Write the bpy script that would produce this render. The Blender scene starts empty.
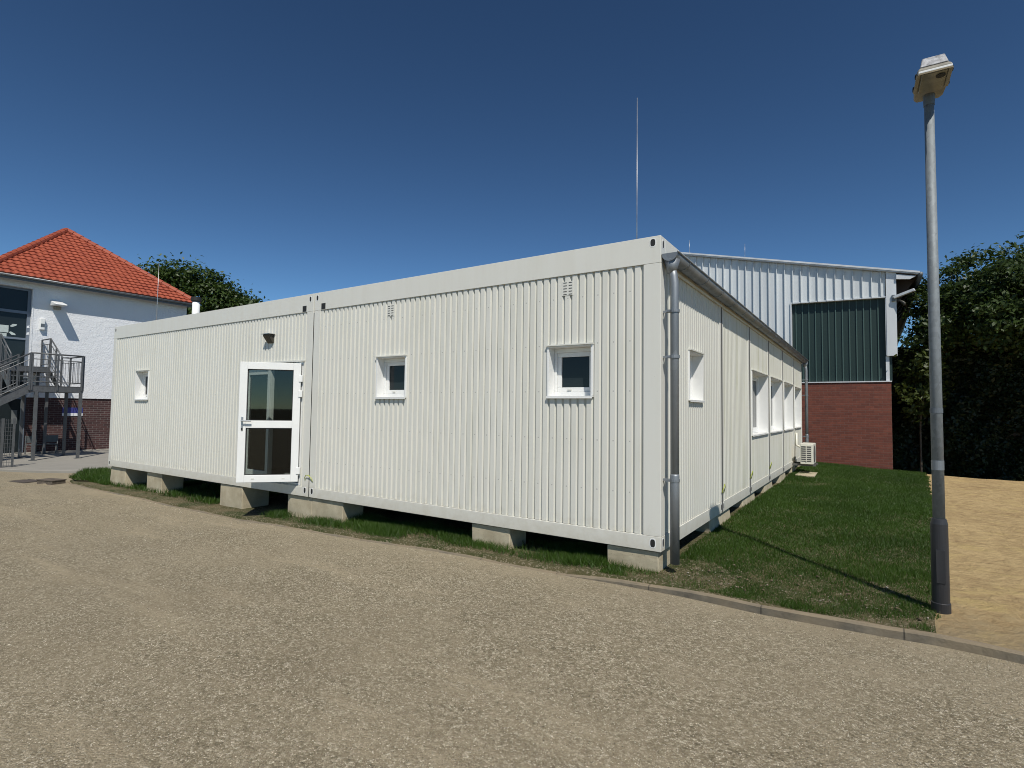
import bpy, math, random
import numpy as np
from mathutils import Matrix, Vector
random.seed(7); RNG = np.random.default_rng(7)
SC = bpy.context.scene
COL = SC.collection
PI = math.pi

# ------------------------------------------------------------------ helpers
ORG = {}

def tag(o, label=None, cat=None, group=None, kind=None):
    if label: o['label'] = label
    if cat: o['category'] = cat
    if group: o['group'] = group
    if kind: o['kind'] = kind
    return o

def thing(name, loc, label, cat, group=None):
    e = bpy.data.objects.new(name, None)
    e.empty_display_size = .2
    COL.objects.link(e); e.location = loc
    ORG[e] = Vector(loc)
    return tag(e, label, cat, group)

def link_mesh(name, verts, faces, mat, parent=None, smooth=False):
    me = bpy.data.meshes.new(name)
    verts = np.asarray(verts, dtype=np.float64)
    org = Vector((0, 0, 0))
    if parent is not None: org = ORG[parent]
    v = verts - np.array(org)
    if isinstance(faces, np.ndarray):
        n, k = faces.shape
        me.vertices.add(len(v)); me.vertices.foreach_set('co', v.ravel())
        me.loops.add(n * k); me.loops.foreach_set('vertex_index', faces.ravel().astype(np.int32))
        me.polygons.add(n)
        me.polygons.foreach_set('loop_start', (np.arange(n) * k).astype(np.int32))
        me.polygons.foreach_set('loop_total', np.full(n, k, dtype=np.int32))
        me.update(calc_edges=True)
    else:
        me.from_pydata(v.tolist(), [], faces)
    if smooth:
        me.polygons.foreach_set('use_smooth', np.ones(len(me.polygons), dtype=bool))
    me.validate()
    if mat: me.materials.append(mat)
    o = bpy.data.objects.new(name, me)
    COL.objects.link(o)
    if parent is not None: o.parent = parent
    ORG[o] = org
    return o

class MB:
    def __init__(s): s.v = []; s.f = []
    def add(s, vs, fs):
        b = len(s.v); s.v += [tuple(p) for p in vs]; s.f += [tuple(i + b for i in f) for f in fs]; return s
    def box(s, x0, y0, z0, x1, y1, z1):
        x0, x1 = sorted((x0, x1)); y0, y1 = sorted((y0, y1)); z0, z1 = sorted((z0, z1))
        return s.hexa([(x0,y0,z0),(x1,y0,z0),(x1,y1,z0),(x0,y1,z0),(x0,y0,z1),(x1,y0,z1),(x1,y1,z1),(x0,y1,z1)])
    def hexa(s, p):
        return s.add(p, [(0,3,2,1),(4,5,6,7),(0,1,5,4),(1,2,6,5),(2,3,7,6),(3,0,4,7)])
    def bar(s, a, b, w, h, up=(0,0,1)):
        a = Vector(a); b = Vector(b); d = (b - a).normalized(); u = Vector(up)
        if abs(d.dot(u)) > .99: u = Vector((1, 0, 0))
        r = d.cross(u).normalized() * w / 2; t = r.cross(d).normalized() * h / 2
        return s.hexa([a-r-t, a+r-t, b+r-t, b-r-t, a-r+t, a+r+t, b+r+t, b-r+t])
    def tube(s, pts, rad, n=12, cap=True):
        pts = [Vector(p) for p in pts]
        rads = rad if isinstance(rad, (list, tuple)) else [rad] * len(pts)
        rings = []; prev = None
        for i, p in enumerate(pts):
            d = ((pts[min(i+1, len(pts)-1)] - p).normalized() + (p - pts[max(i-1, 0)]).normalized())
            d = d.normalized() if d.length > 1e-6 else Vector((0, 0, 1))
            if prev is None:
                a = d.cross(Vector((0, 0, 1)));
                if a.length < .05: a = d.cross(Vector((0, 1, 0)))
            else:
                a = prev - d * prev.dot(d)
            a.normalize(); b = d.cross(a); prev = a
            rings.append([p + (a * math.cos(2*PI*k/n) + b * math.sin(2*PI*k/n)) * rads[i] for k in range(n)])
        base = len(s.v)
        for r in rings: s.v += [tuple(q) for q in r]
        for i in range(len(rings)-1):
            for k in range(n):
                k2 = (k+1) % n
                s.f.append((base+i*n+k, base+i*n+k2, base+(i+1)*n+k2, base+(i+1)*n+k))
        if cap:
            s.f.append(tuple(base+k for k in reversed(range(n))))
            s.f.append(tuple(base+(len(rings)-1)*n+k for k in range(n)))
        return s
    def prism(s, poly, fa, fb):
        """poly: 2D points; fa/fb map (u,v) to the two end caps"""
        n = len(poly); A = [fa(*p) for p in poly]; B = [fb(*p) for p in poly]
        return s.add(A + B, [tuple(range(n-1, -1, -1)), tuple(range(n, 2*n))] + [(i, (i+1) % n, n+(i+1) % n, n+i) for i in range(n)])
    def build(s, name, mat, parent=None, smooth=False, bevel=0, seg=2):
        o = link_mesh(name, s.v, s.f, mat, parent, smooth)
        import bmesh as _b
        bm = _b.new(); bm.from_mesh(o.data); _b.ops.recalc_face_normals(bm, faces=bm.faces); bm.to_mesh(o.data); bm.free()
        if bevel:
            m = o.modifiers.new('bevel', 'BEVEL'); m.width = bevel; m.segments = seg; m.limit_method = 'ANGLE'; m.angle_limit = math.radians(40)
            o.data.polygons.foreach_set('use_smooth', np.ones(len(o.data.polygons), dtype=bool))
            w = o.modifiers.new('wn', 'WEIGHTED_NORMAL'); w.keep_sharp = True
        return o

# ------------------------------------------------------------------ materials
class NT:
    def __init__(s, name):
        s.m = bpy.data.materials.new(name); s.m.use_nodes = True
        s.t = s.m.node_tree; s.n = s.t.nodes; s.l = s.t.links
        s.b = s.n['Principled BSDF']; s.out = s.n['Material Output']
        s.tc = s.n.new('ShaderNodeTexCoord'); s.geo = s.n.new('ShaderNodeNewGeometry')
        s.pos = s.geo.outputs['Position']
    def new(s, t, **kw):
        n = s.n.new(t)
        for k, v in kw.items(): setattr(n, k, v)
        return n
    def link(s, a, b): s.l.new(a, b)
    def setv(s, sock, v):
        if hasattr(v, 'is_output') or isinstance(v, bpy.types.NodeSocket): s.l.new(v, sock)
        elif isinstance(v, (tuple, list)) and len(v) == 3 and sock.type == 'RGBA': sock.default_value = (*v, 1)
        else: sock.default_value = v
    def mapv(s, scale=(1,1,1), vec=None, rot=(0,0,0), loc=(0,0,0)):
        n = s.new('ShaderNodeMapping'); s.link(vec or s.pos, n.inputs['Vector'])
        n.inputs['Scale'].default_value = scale; n.inputs['Rotation'].default_value = rot; n.inputs['Location'].default_value = loc
        return n.outputs[0]
    def noise(s, scale, detail=4, rough=.55, vec=None, dist=0):
        n = s.new('ShaderNodeTexNoise'); s.link(vec or s.pos, n.inputs['Vector'])
        n.inputs['Scale'].default_value = scale; n.inputs['Detail'].default_value = detail; n.inputs['Roughness'].default_value = rough
        n.inputs['Distortion'].default_value = dist
        return n.outputs['Fac']
    def vor(s, scale, vec=None, feature='F1', rnd=1):
        n = s.new('ShaderNodeTexVoronoi'); n.feature = feature; s.link(vec or s.pos, n.inputs['Vector']); n.inputs['Scale'].default_value = scale
        n.inputs['Randomness'].default_value = rnd
        return n
    def ramp(s, fac, stops, interp='LINEAR'):
        n = s.new('ShaderNodeValToRGB'); n.color_ramp.interpolation = interp
        e = n.color_ramp.elements
        while len(e) > 1: e.remove(e[-1])
        for i, (p, c) in enumerate(stops):
            el = e[0] if i == 0 else e.new(p)
            el.position = p
            c = (c, c, c) if isinstance(c, (int, float)) else c
            el.color = (*c, 1)
        s.link(fac, n.inputs[0]); return n.outputs[0]
    def mix(s, fac, a, b, mode='MIX'):
        n = s.new('ShaderNodeMix'); n.data_type = 'RGBA'; n.blend_type = mode
        s.setv(n.inputs[0], fac); s.setv(n.inputs[6], a); s.setv(n.inputs[7], b); return n.outputs[2]
    def math(s, op, a, b=0., c=None, clamp=False):
        n = s.new('ShaderNodeMath', operation=op); n.use_clamp = clamp
        s.setv(n.inputs[0], a); s.setv(n.inputs[1], b)
        if c is not None: s.setv(n.inputs[2], c)
        return n.outputs[0]
    def bump(s, h, strength=.5, dist=.01, nrm=None):
        n = s.new('ShaderNodeBump'); n.inputs['Strength'].default_value = strength; n.inputs['Distance'].default_value = dist
        s.link(h, n.inputs['Height'])
        if nrm: s.link(nrm, n.inputs['Normal'])
        return n.outputs[0]
    def sep(s, vec=None):
        n = s.new('ShaderNodeSeparateXYZ'); s.link(vec or s.pos, n.inputs[0]); return n.outputs
    def comb(s, x=0., y=0., z=0.):
        n = s.new('ShaderNodeCombineXYZ')
        for i, v in enumerate((x, y, z)): s.setv(n.inputs[i], v)
        return n.outputs[0]
    def fin(s, color=None, rough=None, metal=None, normal=None, spec=None, coat=None):
        b = s.b.inputs
        if color is not None: s.setv(b['Base Color'], color)
        if rough is not None: s.setv(b['Roughness'], rough)
        if metal is not None: s.setv(b['Metallic'], metal)
        if normal is not None: s.setv(b['Normal'], normal)
        if spec is not None: s.setv(b['Specular IOR Level'], spec)
        if coat is not None: b['Coat Weight'].default_value = coat; b['Coat Roughness'].default_value = .1
        return s.m

def plain(name, col, rough=.5, metal=0, var=.12, scale=6, bump=0, bscale=60, streak=False, spec=None):
    t = NT(name)
    vec = t.mapv((1, 1, .12)) if streak else None
    f = t.noise(scale, 5, .6, vec)
    c = t.mix(t.ramp(f, [(.3, 0), (.7, 1)]), tuple(x*(1-var) for x in col), tuple(min(1, x*(1+var)) for x in col))
    nrm = t.bump(t.noise(bscale, 3), bump, .004) if bump else None
    r = t.math('ADD', t.math('MULTIPLY', f, .2), rough-.1)
    return t.fin(c, r, metal, nrm, spec)

def brick_mat(name, axis, c1, c2, mortar, bw=.25, bh=.0833, rough=.85):
    t = NT(name); p = t.sep()
    v = t.comb(p['X' if axis == 'y' else 'Y'], p['Z'], 0.)
    n = t.new('ShaderNodeTexBrick'); t.link(v, n.inputs['Vector'])
    n.inputs['Scale'].default_value = 1; n.inputs['Brick Width'].default_value = bw; n.inputs['Row Height'].default_value = bh
    n.inputs['Mortar Size'].default_value = .006; n.inputs['Mortar Smooth'].default_value = .2
    n.inputs['Color1'].default_value = (*c1, 1); n.inputs['Color2'].default_value = (*c2, 1); n.inputs['Mortar'].default_value = (*mortar, 1)
    c = t.mix(t.ramp(t.noise(9, 6, .7), [(.35, 0), (.75, .55)]), n.outputs[0], tuple(x*.55 for x in c2))
    h = t.math('ADD', t.math('MULTIPLY', n.outputs[1], -1.), t.math('MULTIPLY', t.noise(80), .3))
    return t.fin(c, rough, 0, t.bump(h, .6, .01))

M = {}
# cream-white coated steel of the container walls: faint dirt runs and dust toward the rails
def white_steel(name, base, dirt, amount, streak_scale=9):
    t = NT(name)
    run = t.noise(streak_scale, 5, .65, t.mapv((1, 1, .06)))
    blot = t.noise(1.1, 4, .6)
    f = t.math('MULTIPLY', t.ramp(run, [(.42, 0), (.72, 1)]), t.ramp(blot, [(.35, .15), (.7, 1)]))
    c = t.mix(t.math('MULTIPLY', f, amount), base, dirt)
    if name == 'cream coated steel':
        q = t.sep()
        u = t.math('MULTIPLY', t.math('SUBTRACT', t.math('FRACT', t.math('MULTIPLY', t.math('ADD', q['X'], 40.02), 5.28), 0.), .5), .1894)
        rows = t.math('SUBTRACT', t.math('FRACT', t.math('ADD', t.math('MULTIPLY', q['Z'], 1.85), .43), 0.), .5)
        dd = t.math('ADD', t.math('POWER', u, 2.), t.math('POWER', t.math('MULTIPLY', rows, .54), 2.))
        c = t.mix(t.math('MULTIPLY', t.math('LESS_THAN', dd, .00006), .6), c, (.25, .25, .23))
    sp = t.vor(9); spot = t.ramp(sp.outputs['Distance'], [(.018, 1), (.03, 0)])
    gate = t.ramp(t.noise(3.1, 2), [(.56, 0), (.6, 1)])
    c = t.mix(t.math('MULTIPLY', t.math('MULTIPLY', spot, gate), .5), c, (.2, .17, .12))
    pz = t.sep()['Z']
    splash = t.ramp(t.math('ADD', t.math('MULTIPLY', pz, -1.6), t.math('MULTIPLY', t.noise(7, 6, .7), 1.)), [(.1, 0), (.6, .4)])
    c = t.mix(splash, c, (.40, .35, .25))
    nrm = t.bump(t.noise(2.2, 3), .12, .012)
    return t.fin(c, t.math('ADD', .38, t.math('MULTIPLY', f, .25)), 0, nrm, .4)
M['wall'] = white_steel('cream coated steel', (.665, .655, .597), (.45, .45, .35), .4)
M['wall_dirty'] = white_steel('cream coated steel with runs', (.665, .655, .585), (.43, .42, .29), .85, 6)
M['frame'] = white_steel('cream frame steel', (.67, .66, .605), (.50, .47, .38), .35, 5)
M['white'] = plain('white window plastic', (.76, .76, .74), .35, 0, .03, 5)
M['dark'] = plain('black rubber and voids', (.015, .015, .015), .7)
M['blackmetal'] = plain('dark lamp metal', (.05, .045, .035), .5)
M['rail_dark'] = plain('weathered dark sealant', (.09, .09, .085), .8)
M['seam'] = plain('grey cassette seam', (.28, .28, .25), .7)
M['bolt'] = plain('bare steel', (.45, .45, .45), .4, .8)
M['yellow'] = plain('yellow green cable', (.38, .42, .06), .5)
def glass_mat(name, tint=(.012, .016, .018), rough=.03):
    t = NT(name)
    w = t.noise(.9, 2)
    return t.fin(t.mix(w, tint, tuple(x*1.8 for x in tint)), rough, 0, t.bump(w, .06, .02), .25)
M['glass'] = glass_mat('dark window glass')
def clear_glass():
    t = NT('clear door glass')
    tr = t.new('ShaderNodeBsdfTransparent'); tr.inputs[0].default_value = (.56, .60, .58, 1)
    gl = t.new('ShaderNodeBsdfGlossy'); gl.inputs['Roughness'].default_value = .02
    fr = t.new('ShaderNodeFresnel'); fr.inputs[0].default_value = 1.5
    mx = t.new('ShaderNodeMixShader'); t.link(fr.outputs[0], mx.inputs[0]); t.link(tr.outputs[0], mx.inputs[1]); t.link(gl.outputs[0], mx.inputs[2])
    t.link(mx.outputs[0], t.out.inputs['Surface']); return t.m
M['clear'] = clear_glass()
def zinc(name, base, rough=.4, metal=.85, sc=28):
    t = NT(name)
    v = t.vor(sc, t.mapv((1, 1, .6)))
    f = t.noise(4, 5, .6, t.mapv((1, 1, .3)))
    c = t.mix(t.math('MULTIPLY', v.outputs['Color'], 1.), tuple(x*.72 for x in base), base)
    c = t.mix(t.ramp(f, [(.35, 0), (.8, .5)]), c, tuple(x*.6 for x in base))
    return t.fin(c, t.math('ADD', rough, t.math('MULTIPLY', f, .2)), metal)
M['zinc'] = zinc('galvanised steel', (.25, .275, .29), .58, .3, 45)
M['zincpipe'] = zinc('zinc sheet', (.30, .32, .34), .42, .6, 6)
M['stair'] = zinc('galvanised stair steel', (.17, .175, .18), .5, .6)
M['polebase'] = plain('dark grey painted pole sleeve', (.028, .028, .032), .45, 0, .25, 5, streak=True)
def concrete():
    t = NT('weathered concrete block')
    f = t.noise(4, 8, .65); g = t.noise(30, 4)
    c = t.mix(t.ramp(f, [(.3, 0), (.72, 1)]), (.34, .285, .19), (.50, .44, .315))
    c = t.mix(t.ramp(t.noise(1.5, 4, .6), [(.5, 0), (.75, .5)]), c, (.24, .21, .14))
    v = t.vor(45); pit = t.ramp(v.outputs['Distance'], [(.06, 0), (.16, 1)])
    return t.fin(t.mix(t.math('SUBTRACT', 1., pit), c, (.16, .14, .1)), .9, 0, t.bump(t.math('ADD', t.math('MULTIPLY', f, 1.), t.math('MULTIPLY', t.math('ADD', g, pit), .4)), .5, .015))
M['concrete'] = concrete()
M['plaster'] = None
def plaster():
    t = NT('white rough plaster')
    f = t.noise(1.3, 5, .6); c = t.mix(f, (.70, .71, .73), (.78, .79, .80))
    h = t.math('ADD', t.noise(22, 4, .6), t.math('MULTIPLY', t.noise(5, 3), 1.2))
    return t.fin(c, .9, 0, t.bump(h, .55, .03))
M['plaster'] = plaster()
M['slate'] = plain('grey painted fascia', (.11, .125, .14), .5, 0, .08)
M['bluegrey'] = plain('blue grey window frames', (.16, .19, .235), .45, 0, .06)
M['brick_red'] = brick_mat('red brick', 'y', (.19, .055, .034), (.125, .036, .024), (.15, .09, .072))
M['brick_red_x'] = brick_mat('red brick side', 'x', (.20, .055, .038), (.135, .037, .027), (.17, .10, .085))
M['brick_dark'] = brick_mat('dark purple brick', 'x', (.085, .035, .032), (.048, .022, .022), (.22, .19, .18))
M['brick_dark_y'] = brick_mat('dark purple brick side', 'y', (.085, .035, .032), (.048, .022, .022), (.22, .19, .18))
def tile_mat():
    t = NT('orange clay tiles')
    r = t.geo.outputs['Random Per Island']
    f = t.noise(3, 5, .6)
    c = t.mix(t.math('ADD', t.math('MULTIPLY', r, .5), t.math('MULTIPLY', f, .5)), (.24, .047, .023), (.37, .085, .040))
    return t.fin(c, .6, 0, t.bump(t.noise(60, 3), .2, .004))
M['tile'] = tile_mat()
def seam_metal(name, base, metal=.55, rough=.42):
    t = NT(name)
    f = t.noise(1.2, 5, .6, t.mapv((1, 1, .2))); g = t.noise(.5, 2, .5, t.mapv((8, 8, .05)))
    c = t.mix(f, tuple(x*.8 for x in base), tuple(min(1, x*1.12) for x in base))
    c = t.mix(t.ramp(g, [(.45, 0), (.6, .35)]), c, tuple(x*.72 for x in base))
    return t.fin(c, t.math('ADD', rough, t.math('MULTIPLY', f, .15)), metal, t.bump(t.noise(1.7, 2, .5, t.mapv((1, 1, .3))), .2, .02))
M['silver'] = seam_metal('silver seam cladding', (.62, .65, .665), .1)
M['silver_trim'] = seam_metal('silver trim', (.62, .64, .66), .15)
M['green'] = seam_metal('dark green seam cladding', (.008, .026, .023), .0, .45)
M['green_rib'] = seam_metal('grey green panel ribs', (.052, .095, .086), .0, .45)
M['soffit'] = plain('dark brown timber soffit', (.035, .022, .016), .7)
M['pvc'] = plain('white pipe plastic', (.8, .8, .78), .4)
M['acwhite'] = plain('ivory enamel', (.66, .64, .55), .4, 0, .06)
M['interior'] = plain('pale grey interior lining', (.16, .165, .165), .7, 0, .05)
M['floorgrey'] = plain('grey vinyl floor', (.30, .31, .31), .45, 0, .1)
M['signblue'] = plain('blue enamel sign', (.045, .05, .22), .4, 0, .05)
M['signwhite'] = plain('white enamel sign', (.75, .76, .78), .4, 0, .05)
M['paper'] = plain('pale notice paper', (.5, .56, .54), .8, 0, .12, 8)
M['lens'] = plain('yellowed lamp diffuser', (.17, .165, .13), .3, 0, .3, 9)
M['lampbody'] = plain('weathered beige lamp body', (.24, .225, .185), .6, 0, .25, 12)
M['lamptop'] = plain('speckled bright lamp hood', (.33, .33, .34), .6, 0, .6, 26)
M['bark'] = plain('grey brown bark', (.09, .07, .05), .9, 0, .35, 9, .8, 25)
M['timber'] = plain('dark weathered timber', (.10, .08, .06), .85, 0, .35, 14, .6, 30)
M['iron'] = plain('rusty cast iron', (.075, .06, .05), .7, 0, .3, 20, .5, 50)
M['seat'] = plain('pale garden furniture', (.13, .14, .14), .6, 0, .15)
M['limecard'] = plain('pale lime box', (.5, .55, .25), .6)

def leaf_mat(name, dark, light, trans=.25):
    t = NT(name)
    r = t.geo.outputs['Random Per Island']
    big = t.noise(.55, 3)
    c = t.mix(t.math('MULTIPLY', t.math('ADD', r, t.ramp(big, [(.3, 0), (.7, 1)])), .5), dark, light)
    t.fin(c, .5, 0, None, .35)
    d = t.new('ShaderNodeBsdfTranslucent'); t.setv(d.inputs['Color'], t.mix(.5, c, (light[0]*1.3, light[1]*1.4, light[2]*.7)))
    mx = t.new('ShaderNodeMixShader'); mx.inputs[0].default_value = trans
    t.link(t.b.outputs[0], mx.inputs[1]); t.link(d.outputs[0], mx.inputs[2]); t.link(mx.outputs[0], t.out.inputs['Surface'])
    return t.m
M['leaf'] = leaf_mat('dark green leaves', (.018, .034, .008), (.052, .082, .018), .2)
M['leaf_far'] = leaf_mat('mid green leaves', (.022, .045, .009), (.065, .10, .02), .2)
M['leaf_yellow'] = leaf_mat('yellowish leaves', (.034, .052, .011), (.078, .098, .02), .3)
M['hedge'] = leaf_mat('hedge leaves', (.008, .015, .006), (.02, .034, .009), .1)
M['blade'] = leaf_mat('grass blades', (.022, .052, .005), (.060, .118, .013), .3)

def gravel():
    t = NT('trodden gravel')
    flat = t.mapv((1, 1, .2))
    v1 = t.vor(60, flat); v2 = t.vor(130, flat)
    s1 = t.sep(v1.outputs['Color'])[0]; s2 = t.sep(v2.outputs['Color'])[0]
    big = t.noise(.5, 5, .62, t.mapv((1, 1.8, 1), None, (0, 0, .5))); mid = t.noise(3.0, 6, .65); clump = t.noise(22, 5, .7); fine = t.noise(300, 2)
    dust = t.ramp(t.math('ADD', t.math('MULTIPLY', big, .6), t.math('MULTIPLY', mid, .4)), [(.42, 0), (.62, 1)])
    mixs = t.math('ADD', t.math('MULTIPLY', s1, .45), t.math('ADD', t.math('MULTIPLY', s2, .35), t.math('MULTIPLY', clump, .25)))
    stone = t.ramp(mixs, [(.18, (.10, .084, .054)), (.36, (.205, .172, .112)), (.55, (.29, .248, .168)), (.70, (.40, .35, .25)), (.84, (.68, .61, .48))])
    sand = t.mix(fine, (.275, .23, .155), (.36, .305, .21))
    gap = t.ramp(v1.outputs['Distance'], [(.35, 0), (.75, 1)])
    gap2 = t.ramp(v2.outputs['Distance'], [(.3, 0), (.8, 1)])
    c = t.mix(t.math('MULTIPLY', gap2, .55), stone, (.105, .083, .052))
    # fine sand washed up along the kerb
    yy = t.sep()['Y']
    wash = t.ramp(t.math('ADD', t.math('MULTIPLY', t.math('ADD', yy, 2.2), .5), t.math('MULTIPLY', t.math('SUBTRACT', mid, .5), .8)), [(.52, 0), (.9, .75)])
    cover = t.math('ADD', t.math('MULTIPLY', dust, .55), t.math('MULTIPLY', t.math('SUBTRACT', clump, .45), .9), None, True)
    cover = t.math('MAXIMUM', cover, wash)
    c = t.mix(cover, c, sand)
    c = t.mix(t.ramp(t.noise(.8, 4, .6), [(.5, 0), (.8, .35)]), c, (.175, .14, .09))
    trk = t.noise(1.1, 5, .6, t.mapv((.28, 2.4, 1), None, (0, 0, .42)))
    c = t.mix(t.ramp(trk, [(.55, 0), (.72, .55)]), c, (.39, .325, .22))
    h = t.math('ADD', t.math('MULTIPLY', gap, -.6), t.math('MULTIPLY', gap2, -.5))
    h = t.math('ADD', h, t.math('ADD', t.math('MULTIPLY', mid, 1.0), t.math('MULTIPLY', clump, .8)))
    h = t.math('ADD', h, t.math('MULTIPLY', fine, .25))
    nrm = t.bump(h, .7, .012)
    return t.fin(c, .92, 0, nrm, .2)
M['gravel'] = gravel()
def sandm():
    t = NT('yellow sand')
    a = t.noise(1.4, 6, .65, t.mapv((1, .55, 1), None, (0, 0, .2))); b = t.noise(8, 7, .72, t.mapv((1, .8, 1))); f = t.noise(240, 2); q = t.noise(3.4, 5, .7, t.mapv((.7, 1, 1), None, (0, 0, -.5)))
    c = t.mix(t.ramp(t.math('ADD', t.math('MULTIPLY', a, .4), t.math('MULTIPLY', b, .6)), [(.38, 0), (.60, 1)]), (.35, .24, .12), (.57, .42, .215))
    c = t.mix(t.ramp(q, [(.52, 0), (.66, .8)]), c, (.56, .42, .19))
    c = t.mix(t.ramp(t.noise(15, 6, .75), [(.56, 0), (.72, .6)]), c, (.25, .16, .07))
    p = t.sep()
    near = t.ramp(t.math('ADD', t.math('MULTIPLY', p['Y'], -.33), t.math('ADD', .12, t.math('MULTIPLY', b, .9))), [(.38, 0), (.75, .75)])
    c = t.mix(near, c, (.31, .245, .155))
    h = t.math('ADD', t.math('MULTIPLY', b, 1.3), t.math('ADD', t.math('MULTIPLY', q, 1.2), t.math('MULTIPLY', f, .2)))
    return t.fin(c, .95, 0, t.bump(h, 1., .06), .2)
M['sand'] = sandm()
def soil():
    t = NT('lawn soil')
    a = t.noise(2.2, 6, .65); b = t.noise(40, 4, .6); v = t.vor(60); s = t.sep(v.outputs['Color'])[0]
    c = t.mix(t.ramp(a, [(.35, 0), (.65, 1)]), (.030, .042, .010), (.125, .100, .056))
    c = t.mix(t.ramp(s, [(.75, 0), (.85, .6)]), c, (.25, .21, .15))
    return t.fin(c, .95, 0, t.bump(t.math('ADD', b, t.math('MULTIPLY', v.outputs['Distance'], -.6)), .8, .02), .2)
M['soil'] = soil()
def earth():
    t = NT('rough earth')
    a = t.noise(.7, 7, .65)
    return t.fin(t.mix(a, (.03, .035, .014), (.10, .085, .05)), .95, 0, t.bump(t.noise(12, 5), .6, .04), .2)
M['earth'] = earth()
def paving():
    t = NT('grey pavement')
    a = t.noise(1.5, 6, .6); b = t.noise(120, 3)
    c = t.mix(a, (.20, .19, .165), (.30, .28, .245))
    c = t.mix(t.ramp(b, [(.55, 0), (.7, .3)]), c, (.13, .12, .10))
    return t.fin(c, .9, 0, t.bump(b, .3, .006))
M['paving'] = paving()
def kerbm():
    t = NT('grey kerb stone')
    p = t.sep(); j = t.math('FRACT', t.math('ADD', p['X'], 40.), 0.)
    joint = t.math('MULTIPLY', t.ramp(j, [(.0, 1), (.006, 1), (.012, 0)]), .6)
    a = t.noise(7, 6, .65)
    c = t.mix(t.ramp(a, [(.3, 0), (.7, 1)]), (.085, .075, .058), (.19, .165, .125))
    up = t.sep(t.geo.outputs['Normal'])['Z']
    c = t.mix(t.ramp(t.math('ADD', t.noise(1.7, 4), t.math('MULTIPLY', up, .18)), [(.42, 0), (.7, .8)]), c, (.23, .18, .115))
    return t.fin(t.mix(joint, c, (.04, .035, .03)), .9, 0, t.bump(t.math('ADD', t.noise(40, 4), t.math('MULTIPLY', joint, -2.)), .5, .012))
M['kerb'] = kerbm()
FLUE = (-12.2, 1.32)
HEAD_AXIS = Vector((.03, -1, .02)).normalized()
SUN_E = 4.6
SKY = (300, .7, .0, 3.0, .053)
EXPO = 0.0
LEFT_TREES = [[(-42.3,12.8,10.0,1.4),(-41.3,13.4,10.6,1.2),(-40.1,14.2,10.2,1.5),(-39.2,14.9,8.8,1.5),(-42.9,12.4,9.7,1.1),(-41,13.6,8.6,1.8)],
 [(-38.9,15.0,10.2,1.25),(-37.9,15.7,9.3,1.2),(-36.9,16.4,9.0,.9),(-36.3,16.8,8.8,.6),(-37.6,15.8,8,1.4)]]
# ------------------------------------------------------------------ terrain
CP = np.array([(-.3,0,-.255),(1.6,-.2,-.25),(2.3,.3,-.215),(-2.2,0,-.29),(-5.5,0,-.33),(-8,0,-.45),(-11,0,-.42),(-13.3,0,-.45),(-18,0,-.42),
 (-24,4,-.37),(-24,-3,-.42),(-20,2,-.40),(-16,3,-.40),(.2,2.5,-.15),(.2,5,-.17),(.2,8,-.19),(.2,11,-.16),(0,13.6,-.2),(-1,17,-.26),(.6,17,-.33),(2.4,17,-.53),
 (2.4,10,-.35),(2.3,4,-.25),(6,17,-.53),(6,8,-.37),(6,0,-.26),(1.8,-5.6,-.26),(-2,-6,-.28),(-8,-6,-.37),(-15,-6,-.42),(4,-3,-.26),(10,-6,-.26),
 (-5,5,-.36),(-5,12,-.36),(-11,8,-.42),(-2,3,-.3),(-2,8,-.3),(3,24,-.55),(12,20,-.5),(-30,-15,-.4),(0,-20,-.3),(-35,15,-.4),(-10,30,-.4)])
def g(x, y):
    x = np.asarray(x, float); y = np.asarray(y, float)
    d2 = (x[..., None]-CP[:, 0])**2 + (y[..., None]-CP[:, 1])**2
    w = np.exp(-d2/(2*1.5**2)) + 2e-4/(1+d2/9) + 1e-9
    z = (w*CP[:, 2]).sum(-1)/w.sum(-1)
    return z + .012*np.sin(x*1.7+y*.9)*np.sin(y*1.3-.6*x) * (np.abs(x) < 60)
def g1(x, y): return float(g(np.array(x), np.array(y)))
KERB = [(-14.7,-.28),(-14.2,-.40),(-13,-.40),(-11,-.37),(-9.3,-.38),(-7.8,-.42),(-6.3,-.45),(-4.3,-.42),(-2,-.37),(-.9,-.36),(.34,-.34),(1.0,-.37),(1.65,-.365),(2.2,-.35),(2.7,-.39),(4.0,-.55),(6,-1.0),(12,-3)]
KX = [p[0] for p in KERB]; KY = [p[1] for p in KERB]
def yk(x): return np.interp(x, KX, KY)
def grass_right(y): return np.interp(y, [-.5, 0, 1.5, 4, 8, 13, 17], [2.20, 2.22, 2.36, 2.5, 2.78, 3.05, 3.25])

def sheet(name, X, Y, dz, mat, kind='structure', rough=0.0, skirt=False):
    Z = g(X, Y) + dz
    if rough: Z = Z + rough*(np.sin(X*9.1+Y*3.3)*np.sin(Y*7.7-X*2.1))
    if skirt:
        X = np.concatenate([X[:, :1], X], 1); Y = np.concatenate([Y[:, :1]-.035, Y], 1); Z = np.concatenate([Z[:, :1]-.1, Z], 1)
    n, m = X.shape
    V = np.stack([X, Y, Z], -1).reshape(-1, 3)
    i = np.arange(n*m).reshape(n, m)
    F = np.stack([i[:-1, :-1], i[1:, :-1], i[1:, 1:], i[:-1, 1:]], -1).reshape(-1, 4)
    o = link_mesh(name, V, F, mat, None, True)
    me = o.data
    if len(me.polygons) and me.polygons[0].normal.z < 0: me.flip_normals()
    return tag(o, kind=kind)

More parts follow.
